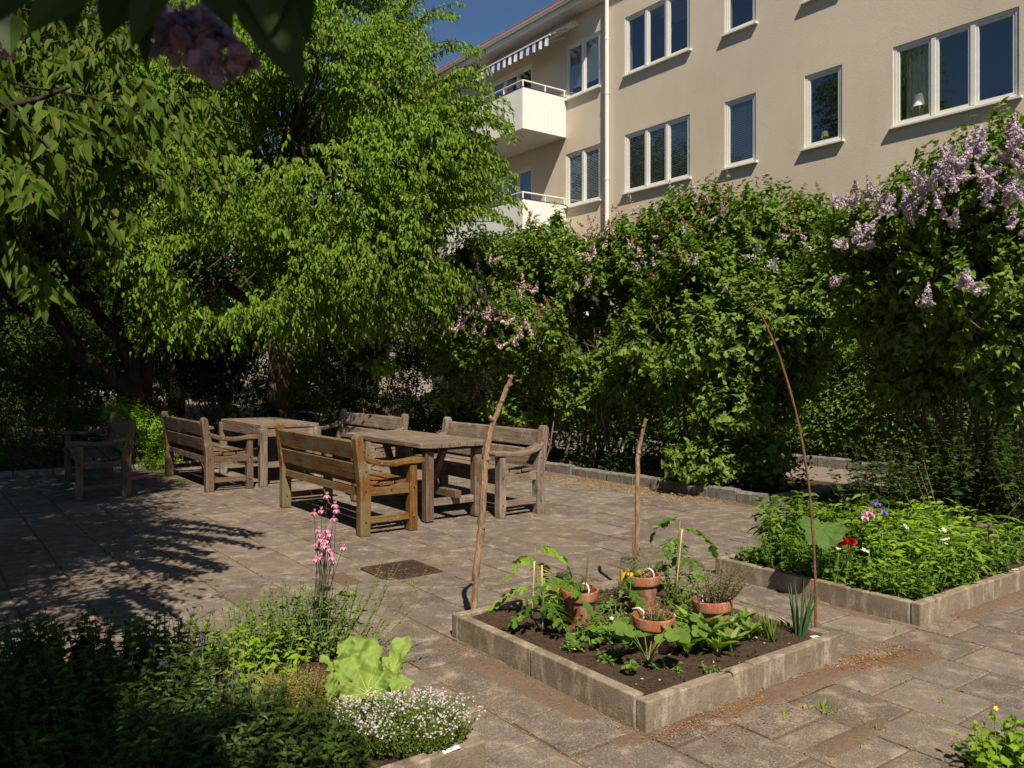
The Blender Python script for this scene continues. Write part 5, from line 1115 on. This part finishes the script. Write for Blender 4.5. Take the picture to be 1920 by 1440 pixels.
vb = MB(); big_leaf(pl.lf, pt(1541, 990, 4.95), pt(1540, 1022, 4.84), .27, 3, .05, 9, .25, (0, -.6, .8), vb); pl.fl = [('veins', vb, M_HERB)]
pl.done(M_RHUBG)
for ch_ in pl.t.children: ch_.data.polygons.foreach_set('use_smooth', np.ones(len(ch_.data.polygons), bool))
kinds = [('perennial', M_HERB, .115, .028, .042, T_LONG), ('perennial', M_HERBB, .09, .042, .05, T_OVAL), ('perennial', M_TOM, .05, .03, .03, T_LOBE), ('perennial', M_HERB, .045, .026, .025, T_HEART)]
pos = []
for i in range(60):
    a = rng.uniform(4.62, 6.6); b = rng.uniform(2.42, 3.58); q = AB(a, b)
    pos.append((q.y, a, b))
pos.sort(); cnt = {}
RB = [ # (a, b, r, h, kind, label)
 (4.62, 3.50, .09, .12, 3, 'pale low groundcover at the far left corner of the right hand bed', 'r'), (4.66, 3.25, .13, .28, 2, 'feathery leafy clump behind the broad matt leaf, left edge of the bed', ''), (4.64, 3.02, .12, .24, 2, 'feathery clump at the left kerb below the broad matt leaf', ''),
 (4.95, 3.45, .14, .50, 0, 'tall willowy perennial rising behind the broad matt leaf', ''), (5.15, 3.5, .12, .46, 0, 'tall willowy perennial second from the left at the back of the bed', ''),
 (4.72, 2.80, .14, .17, 3, 'bushy green plant at the left kerb under the red flower', ''), (4.66, 2.58, .13, .22, 3, 'bushy plant spilling over the kerb left of the near corner', ''), (4.78, 2.42, .12, .20, 2, 'low leafy plant at the near corner of the right hand bed', ''), (4.62, 2.45, .07, .16, 3, 'small plant hanging over the near corner kerb', ''),
 (4.95, 2.95, .15, .36, 2, 'leafy mound just right of the red flower', ''), (5.25, 3.2, .16, .40, 0, 'lush leafy perennial in the middle back of the right hand bed', ''), (5.02, 2.62, .15, .30, 1, 'lush pale leafy clump in the front middle of the bed', ''), (5.3, 2.85, .16, .36, 0, 'willowy clump in the centre of the right hand bed', ''),
 (5.1, 2.44, .12, .24, 3, 'bushy plant leaning over the front kerb', ''), (5.45, 3.45, .15, .42, 2, 'leafy clump at the back under the blue flowers', ''), (5.55, 3.1, .16, .38, 1, 'broad leaved clump right of centre of the bed', ''), (5.35, 2.52, .14, .30, 0, 'willowy clump near the front kerb, right of centre', ''),
 (5.65, 2.72, .16, .34, 1, 'wide leafy clump to the right in the bed', ''), (5.85, 3.3, .15, .42, 0, 'tall leafy clump by the small branch stump', ''), (5.65, 2.45, .12, .26, 2, 'pale low clump at the right front kerb', ''), (5.95, 2.95, .16, .36, 0, 'leafy clump at the right edge of the photo, middle of the bed', ''), (5.95, 2.55, .13, .28, 0, 'leafy clump at the right edge of the photo by the front kerb', ''), (6.3, 3.1, .18, .38, 1, 'leafy clump just beyond the right edge', ''), (6.3, 2.6, .16, .3, 0, 'low leafy clump just beyond the right edge', '')]
for (a, b, r, h, k, lab, _) in RB:
    nm, m, L, W_, sp, tp = kinds[k]
    herb(nm, lab, tuple(bpt(a, b)), r, r, 34 if k != 0 else 24, h*.84, L*1.1, W_*1.35, sp, m, lean=.35, tp=tp, group='perennials in the right hand bed', taper=.35)
pl = Plant('peony', 'deep red double flower standing out in the right hand bed', 'flower', tuple(gp(1583, 1085, ZS))); top = pt(1578, 1018, 4.98)
pl.fl = []
for c, r_, n_ in ((top, .042, 46), (pt(1598, 1018, 5.0), .03, 26), (pt(1590, 1034, 4.93), .014, 8)):
    pl.wd.tube(curve(pl.o, c, 5, .1), .004, 6); m_ = MB()
    a = rng.random(n_)*6.28; e = rng.random(n_); Dv = np.stack([np.cos(a)*e, np.sin(a)*e-.25, 1-e*.8], 1); m_.inst(T_LONG, np.array([tuple(c)]*n_), Dv, rng.normal(0, 1, (n_, 3)), r_, r_*.9)
    pl.fl.append(('bloom', m_, M_RED))
herbl = rng.random((14, 3)); pl.lf.inst(T_OVAL, pl.o+(herbl-np.array([.5, .5, 0]))*np.array([.12, .12, .2]), rng.normal(0, 1, (14, 3)), rng.normal(0, 1, (14, 3))+np.array([0, 0, 2]), .07, .03)
pl.done(M_HERB)
for i, (x, y, lab) in enumerate(((1572, 1030, 'white daisy like flower just below the red flower'), (1620, 980, 'white flower cluster behind the red flower'), (1635, 975, 'white flower beside the pink columbine of the right bed'), (1655, 1000, 'white flower in the centre of the right hand bed'), (1703, 985, 'white flower standing highest right of centre'), (1768, 1000, 'white flower cluster at the right of the bed'), (1770, 1015, 'lower white flower cluster at the right of the bed'), (1535, 1022, 'small white flower on the broad matt leaf'), (1764, 994, 'upper small white flower at the right of the bed'), (1630, 1030, 'tiny white flower in the middle of the greenery'))):
    Y = 4.85+(1040-y)*.011; c = pt(x, y, Y); pl = Plant('white_flower', lab, 'flower', (c.x, c.y+.02, ZS), 'small white flowers in the right hand bed'); pl.wd.tube([pl.o, np.array([c.x, c.y, c.z])], .0025, 5)
    a_, b_ = MB(), MB(); k = 4 if i in (0, 5, 6) else 2
    flw5(a_, b_, np.array([tuple(c)])+rng.normal(0, .012, (k, 3)), .032, cs=.25); pl.fl = [('petals', a_, M_WPET), ('flower_centre', b_, M_YEL)]; pl.done(M_HERB)
def columbine(label, p, heads, lm=M_GREYG, fm=M_PINK, leaves=40, fs=.038, lr=.12, lh=.25, name='columbine'):
    pl = Plant(name, label, 'flower', p); f_ = MB()
    for h_ in heads:
        h_ = np.array(tuple(h_)); pl.wd.tube(curve(pl.o+np.array([rng.normal(0, .02), rng.normal(0, .02), 0]), h_, 8, .10), np.linspace(.002, .001, 8), 4, cap=False)
        for k in range(5):
            a = k*1.2566; rd = np.array([math.cos(a), math.sin(a), 0]); dn = np.array([rng.normal(0, .2), -.3, -.8])
            f_.inst(T_OVAL, [h_], [rd*.8+dn*.5], [rd+np.array([0, 0, .4])], [fs*.95], [fs*.62]); f_.inst(T_OVAL, [h_], [rd*.35+dn], [rd], [fs*.85], [fs*.72]); f_.inst(T_KITE, [h_], [rd*.4-dn], [rd], [fs*.7], [fs*.16])
    P = pl.o+np.stack([rng.normal(0, lr*.6, leaves), rng.normal(0, lr*.6, leaves), rng.uniform(.05, lh, leaves)], 1)
    for i in range(leaves): pl.wd.tube([pl.o, P[i]], .0015, 3, cap=False)
    for k in (-1, 0, 1): pl.lf.inst(T_HEART, P, np.stack([np.full(leaves, .9*k), np.full(leaves, -.5), np.full(leaves, .1)], 1)+rng.normal(0, .4, (leaves, 3)), rng.normal(0, .3, (leaves, 3))+np.array([0, 0, 1]), .035, .032)
    pl.fl = [('petals', f_, fm)]; return pl.done(lm, M_STEMP)
columbine('pale pink columbine at the back of the right hand bed', tuple(gp(1630, 1040, ZS)), [pt(1629, 958, 5.3), pt(1621, 967, 5.3), pt(1634, 962, 5.35)], leaves=14, fs=.045)
columbine('blue violet columbine on thin stems at the back of the right hand bed', tuple(gp(1645, 1040, ZS)), [pt(1645, 942, 5.4), pt(1657, 957, 5.4), pt(1641, 944, 5.42)], fm=M_VIOL, leaves=14, fs=.04)
t = stick('branch_stump', 'small sawn grey branch with a side arm poking from the right hand bed', [(1860, 1030), (1857, 1000), (1855, 980)], 5.5, [.018, .017, .015], M_LSTEM, knots=((.95, -.10, -.01, .012), (.97, -.02, .01, .012)), n=10)
herb('bramble', 'arching thin thorny stems behind the right hand bed', (pt(1790, 970, 6.0).x, 6.0, 0), .1, .08, 9, .72, .018, .012, .05, M_HERB, M_DEAD, lean=.8, cat='plant')

# near left bed
lo = dict(group='herbs in the shaded near bed')
columbine('tall pink columbine standing above the near left bed', tuple(gp(595, 1215, ZS)), [pt(603, 956, 3.75), pt(628, 945, 3.72), pt(626, 971, 3.7), pt(598, 992, 3.78), pt(612, 993, 3.75), pt(601, 1010, 3.76), pt(608, 1017, 3.72), pt(596, 1028, 3.8), pt(615, 1028, 3.7), pt(621, 1034, 3.74), pt(607, 1022, 3.69), pt(644, 1025, 3.8), pt(592, 1047, 3.77), pt(624, 1052, 3.75), pt(612, 1005, 3.8), pt(613, 928, 3.7), pt(600, 1000, 3.77), pt(618, 1000, 3.72), pt(605, 1036, 3.75), pt(595, 1018, 3.78), pt(614, 1012, 3.73), pt(631, 955, 3.7), pt(589, 960, 3.77), pt(622, 1044, 3.7), pt(600, 1043, 3.79)], leaves=60, fs=.026)
herb('catmint', 'tall loose grey green herb leaning right beside the pink columbine', W2(gp(640, 1225, ZS)), .16, .14, 26, .42, .034, .02, .045, M_GREYG, M_STEM, lean=.35, side=(.35, -.05), **lo, taper=.6)
herb('catmint', 'dense bushy herb around the foot of the pink columbine', W2(gp(560, 1222, ZS)), .20, .16, 60, .33, .032, .02, .028, M_THYME, lean=.35, **lo)
herb('catmint', 'upright herb stems to the left of the pink columbine', W2(gp(470, 1235, ZS)), .18, .14, 36, .29, .034, .022, .03, M_HERB, lean=.3, **lo)
herb('lemon_balm', 'bright yellow green sunlit balm left of the rhubarb', W2(gp(490, 1275, ZS)), .17, .12, 32, .20, .055, .038, .035, M_HERBB, lean=.4, tp=T_HEARTF, **lo)
herb('lemon_balm', 'bright balm behind, touching the paving in the sun', W2(gp(410, 1262, ZS)), .16, .14, 30, .19, .048, .034, .035, M_HERBB, lean=.4, tp=T_HEARTF, **lo)
herb('gold_thyme', 'rounded cushion of fine yellow flecked thyme left of the rhubarb', W2(gp(563, 1345, ZS)), .13, .11, 230, .17, .014, .009, .009, M_THYMY, M_DEAD, lean=.45, **lo, vary=.12)
def thyme_fl(pl, tops):
    f_ = MB(); P = np.repeat(tops[rng.random(len(tops)) < .6], 5, 0); P = P+rng.normal(0, .008, P.shape)+np.array([0, 0, -.008]); flw5(f_, None, P, .0085, (0, -.4, .8)); pl.fl = [('flowers', f_, M_THF)]
herb('flowering_thyme', 'cushion of white and pale pink flowering thyme at the bed corner', W2(gp(765, 1392, ZS)), .19, .13, 330, .155, .014, .008, .009, M_THYME, M_STEM, lean=.42, vary=.15, flower=thyme_fl, **lo)
herb('flowering_thyme', 'smaller white flowering thyme tucked in front of the rhubarb', W2(gp(665, 1392, ZS)), .11, .08, 120, .14, .014, .008, .009, M_THYME, M_STEM, lean=.4, vary=.2, flower=thyme_fl, **lo)
pl = Plant('rhubarb', 'bright sunlit rhubarb with big crumpled leaves in the near bed', 'plant', W2(gp(700, 1352, ZS)))
vb = MB()
for i, (bx, by, tx_, ty_, Y0, Y1, wpx, nv) in enumerate(((662, 1262, 706, 1196, 3.2, 3.3, 92, (.3, -.8, .5)), (738, 1258, 760, 1188, 3.3, 3.36, 66, (-.55, -.7, .5)), (640, 1290, 614, 1222, 3.12, 3.24, 62, (.8, -.45, .4)),
                                                   (690, 1300, 655, 1222, 3.05, 3.12, 110, (0, -.8, .6)), (705, 1300, 765, 1268, 3.08, 3.1, 70, (.1, -.55, .8)), (640, 1310, 625, 1262, 3.06, 3.05, 72, (.1, -.5, .8)), (690, 1330, 690, 1298, 3.0, 2.92, 40, (0, -.5, .9)), (740, 1310, 745, 1285, 3.15, 3.1, 60, (0, -.3, .9)), (665, 1240, 655, 1190, 3.35, 3.42, 75, (.3, -.8, .4)))):
    b_, e_ = pt(bx, by, Y0), pt(tx_, ty_, Y1); pl.wd.tube(curve(pl.o, b_, 6, .05), np.linspace(.012, .007, 6), 7, cap=False)
    big_leaf(pl.lf, b_, e_, wpx*Y0/F*.86, i*3+1, .17, 7, .35, nv, vb)
pl.fl = [('veins', vb, plain('rhubarb_vein', (.42, .48, .10), .6))]; pl.done(M_RHUB, plain('rhubarb_stalk', (.35, .22, .04), .5))
for ch_ in pl.t.children: ch_.data.polygons.foreach_set('use_smooth', np.ones(len(ch_.data.polygons), bool))
herb('dead_lavender', 'tangle of dry brown twigs between the balm and the dark mint', W2(gp(430, 1335, ZS)), .10, .09, 55, .22, .008, .004, .06, M_DEAD, M_DEAD, lean=.5, **lo)
def lav(pl, tops):
    f_ = MB()
    for t_ in tops:
        n = 26; f_.inst(T_KITE, t_+np.stack([rng.normal(0, .006, n), rng.normal(0, .006, n), rng.uniform(-.05, .012, n)], 1), rng.normal(0, 1, (n, 3))+np.array([0, 0, .8]), rng.normal(0, 1, (n, 3)), .012, .008)
    pl.fl = [('flowers', f_, M_VIOL)]
herb('sage_flower', 'violet flower spikes of the shaded sage in front of the balm', W2(gp(365, 1320, ZS)), .13, .1, 4, .29, .04, .015, .05, M_GREYG, M_STEM, lean=.3, flower=lav, **lo)
herb('sage_flower', 'single violet spike standing highest at the bed edge', W2(gp(322, 1290, ZS)), .02, .02, 2, .30, .03, .012, .08, M_GREYG, M_STEM, lean=.1, flower=lav, **lo)
blades('chives', 'tuft of green chive leaves under the dry twigs', W2(gp(480, 1355, ZS)), 40, .2, .06, .0022, M_ONION, .4, group=lo['group'])
DB = [(300, 1300, .2, .30, 'shaded mint mound at the far side, under the single violet spike'), (180, 1290, .2, .30, 'shaded mint mound at the back, second from the left edge'), (60, 1290, .2, .30, 'shaded mint mound at the back left edge'), (-40, 1350, .2, .3, 'shaded mint beyond the left edge'),
      (250, 1380, .2, .30, 'shaded mint mound in the middle of the dark bed'), (110, 1390, .2, .30, 'shaded mint mound low at the left'), (20, 1440, .18, .26, 'shaded mint at the bottom left corner'), (350, 1410, .16, .26, 'sage with larger grey leaves in half shade'), (190, 1480, .2, .26, 'shaded mint mound at the bottom edge, second from the left'),
      (460, 1420, .16, .22, 'dark mint below the dry twigs'), (560, 1440, .15, .2, 'dark mint at the bottom, left of the flowering thyme'), (400, 1500, .16, .24, 'dark mint at the bottom edge below the sage'), (300, 1520, .18, .25, 'dark mint at the bottom edge under the middle mound'), (510, 1520, .15, .2, 'dark mint at the bottom edge near the centre'), (610, 1480, .10, .14, 'small dark mint patch beside the flowering thyme')]
for i, (x, y, r, h, lab) in enumerate(DB):
    sage = 'sage' in lab; herb('sage' if sage else 'mint', lab, W2(gp(x, y, ZS)), r, r*.85, 70, h, .06 if sage else .05, .028 if sage else .036, .026, M_GREYG if sage else M_HERBD, plain('dark_stem', (.04, .06, .02), .6) if i == 0 else bpy.data.materials['dark_stem'], lean=.35, tp=T_HEART, **lo)
# bottom right plants
P0 = gp(1865, 1440, 0); 
def pods(pl, tops):
    f_ = MB()
    for t_ in tops[:9]:
        for k in range(5):
            a = k*1.2566; f_.inst(T_OVAL, [t_], [(math.cos(a)*.25, math.sin(a)*.25, 1)], [(math.cos(a), math.sin(a), 0)], [.025], [.009])
    pl.fl = [('seed_pods', f_, M_HERBB)]
herb('seeding_columbine', 'pale columbine gone to seed pods at the bottom right corner', (P0.x+.03, P0.y, 0), .12, .10, 26, .16, .055, .045, .035, M_HERBB, lean=.35, tp=T_HEARTF, flower=pods, cat='plant')
herb('weedy_plant', 'leafy low plant at the right edge of the photo, bottom corner', (P0.x+.16, P0.y+.03, 0), .1, .1, 18, .11, .045, .03, .035, M_HERB, lean=.4, tp=T_HEART, cat='plant')
pl = Plant('buttercup', 'single small yellow flower on a bare stem, bottom right', 'flower', (P0.x+.02, P0.y+.14, 0)); c = pt(1867, 1328, P0.y+.14); pl.wd.tube(curve(pl.o, c, 5, .1), .0018, 4); a_ = MB(); flw5(a_, None, [tuple(c)], .022); pl.fl = [('petals', a_, M_YEL)]
pl.lf.inst(T_OVAL, pl.o+np.stack([rng.normal(0, .015, 10), rng.normal(0, .015, 10), rng.uniform(0, .1, 10)], 1), rng.normal(0, 1, (10, 3)), (0, 0, 1.), .03, .01); pl.done(M_HERB)

# ground cover and litter: nobody could count these
def scatter(name, label, P, mat, smin, smax, cat, tp=T_KITE, flat=True):
    n = len(P); d = np.stack([rng.normal(0, 1, n), rng.normal(0, 1, n), rng.normal(0, .12, n)], 1)
    s_ = rng.uniform(smin, smax, n); mb = MB().inst(tp, P, d, np.array([0, 0, 1.])+rng.normal(0, .3, (n, 3)), s_, s_*rng.uniform(.3, .7, n))
    return tag(mb.build(name, mat), label, cat, kind='stuff')
def abP(A, B_, z): return np.stack([A*CT-B_*ST, A*ST+B_*CT, z], 1)
PL = []
def line(a0, b0, a1, b1, n, w_, z=.006): q = rng.random(n); PL.append(abP(a0+(a1-a0)*q+np.abs(rng.normal(0, w_, n))*0+rng.normal(0, w_, n), b0+(b1-b0)*q+rng.normal(0, w_, n), np.full(n, z)))
line(2.31, 2.20, 3.75, 2.20, 1500, .03); line(2.26, 2.25, 2.26, 3.7, 250, .03); line(3.6, 2.16, 4.1, 2.12, 900, .06); line(4.5, 2.22, 6.5, 2.22, 500, .03); line(4.44, 2.3, 4.44, 3.7, 150, .02)
line(7.1, 5.4, 7.1, 12.4, 2400, .10); line(2.4, 2.1, 2.9, 2.05, 200, .05)
for i in range(-14, 13):   # joints between the flags
    a = 2.303+PB*i
    if a < 7: line(a, 1.2, a, 11, int(260 if a < 5 else 120), .007, .001)
n = 700; PL.append(abP(rng.uniform(-2, 6.5, n), rng.uniform(1.5, 9, n), np.full(n, .006)))
scatter('leaf_litter', 'fine dry brown litter along joints and kerbs', np.concatenate(PL), M_LITT, .005, .014, 'litter')
PL = []; n = 5200; a = rng.normal(-.1, 1.3, n); b = rng.uniform(3.9, 9, n); P = abP(a, b, np.full(n, .006)); k = (gapnoise(P*np.array([1, 1, 0]), 2.6, 5) > .08) & (P[:, 0] < -1.3); PL.append(P[k])
line(GRa-.3, GRb+.25, GRa+.1, GRb-.3, 160, .05); line(GRa+.25, GRb-.3, GRa+.3, GRb+.2, 120, .05)
for i in range(-8, 3): line(2.303+PB*i, 3.9, 2.303+PB*i, 9, 110, .01, .003)
scatter('orange_litter', 'orange brown fallen bud scales drifted over the left paving', np.concatenate(PL), M_LITR, .007, .015, 'litter')
PL = []; line(7.12, 5.6, 7.12, 12.2, 2600, .06); line(6.85, 6.0, 6.85, 9.8, 3600, .2)
scatter('leaf_litter', 'tan drifts of dry fallen petals along the lilac kerb', np.concatenate(PL), leafmat('tan_litter', (.24, .13, .05), (.55, .38, .18), .1, .8, .2, 1), .01, .024, 'litter')
# clods and chips on the pot bed soil
mb = MB(); n = 520
for _ in range(n):
    q = AB(rng.uniform(2.38, 3.6), rng.uniform(2.32, 3.6)); r_ = abs(rng.normal(0, .005))+.0025; mb.ball((q.x, q.y, .104+r_*.3), r_, 5, (1, 1, .7))
tag(mb.build('soil_clods', M_SOIL), 'small clods lying on the soil of the pot bed', 'soil clods', kind='stuff')
n = 60; P = abP(rng.uniform(2.4, 3.6, n), rng.uniform(2.32, 3.5, n), np.full(n, .112)); scatter('wood_chips', 'pale chips and grit scattered on the pot bed soil', P, plain('pale_chip', (.5, .42, .3), .8), .008, .022, 'chips')
# ground cover under the lilacs and hedges
def cover(name, label, a0, a1, b0, b1, n, mat, L, hmax, z0=.03, cond=None):
    A = rng.uniform(a0, a1, n); B_ = rng.uniform(b0, b1, n); P = abP(A, B_, z0+rng.random(n)**1.6*hmax)
    k = gapnoise(P*np.array([1, 1, .3]), 2.4, 9) > -.15; P = P[k]; m = len(P)
    s_ = rng.uniform(.7, 1.2, m)*L
    return tag(MB().inst(T_HEART, P, rng.normal(0, 1, (m, 3))*np.array([1, 1, .4]), np.array([0, -.2, 1.])+rng.normal(0, .35, (m, 3)), s_, s_*.8).build(name, mat), label, 'ground cover', kind='stuff')
cover('ground_cover', 'low leafy ground cover under the lilac hedge', 7.36, 9.0, 5.45, 14, 17000, M_LILACSH, .065, .6)
cover('ground_cover', 'dark ground cover behind the terrace under the old trees', -6, 7.2, 12.75, 17, 9000, M_DARKL, .06, .3)
cover('grass', 'rough grass along the near side of the path', 8.0, 9.1, 2.5, 5.3, 7000, M_GRASS, .045, .06, 0)
mb = MB()
for _ in range(240):
    a = rng.uniform(7.6, 9.1); b = rng.uniform(2.0, 5.2); tuft(mb, tuple(AB(a, b, -.01)), 14, .09, .04)
tag(mb.build('grass', M_GRASS), 'grass blades beside the path at the end of the lilac bed', 'grass', kind='stuff')
mb = MB()
for (x, y, n_, h) in ((1546, 1335, 14, .05), (1637, 1365, 8, .03), (1688, 1280, 7, .025), (1686, 1192, 8, .03), (1765, 1318, 6, .02), (1620, 1395, 6, .02), (1475, 1340, 8, .025), (305, 900, 14, .09), (340, 905, 12, .08), (1478, 1350, 5, .02)): tuft(mb, tuple(gp(x, y, 0)), n_, h, .02)
for _ in range(60): 
    a = 2.303+PB*rng.integers(-8, 11); tuft(mb, tuple(AB(a, rng.uniform(1.5, 9), 0)), 5, .02, .012)
tag(mb.build('joint_weeds', M_HERBB), 'tiny weeds and moss in the paving joints', 'weeds', kind='stuff')
# plants below the violet lilac, right: dark leaf colour painted in for its shade
for i, (x, Y, r, h, lab) in enumerate(((1700, 7.4, .4, .75, 'dark leafy plant at the foot of the violet lilac, left side'), (1790, 7.1, .4, .7, 'dark leafy plant in front of the violet lilac stems'), (1880, 7.0, .4, .8, 'dark leafy plant at the right edge under the violet lilac'), (1960, 6.8, .4, .8, 'dark leafy plant beyond the right edge'), (1760, 8.6, .45, 1.0, 'dark leafy undergrowth behind the violet lilac stems'), (1870, 8.3, .45, 1.15, 'taller dark undergrowth behind the violet lilac at the right edge'), (1660, 7.0, .25, .55, 'loose leafy shoots at the left foot of the violet lilac'))):
    herb('undergrowth', lab, (pt(x, 700, Y).x, Y, 0), r, r*.8, 64, h*1.3, .085, .058, .06, M_DARKL, M_STEMP, lean=.3, tp=T_HEART, group='undergrowth below the violet lilac', cat='plant')
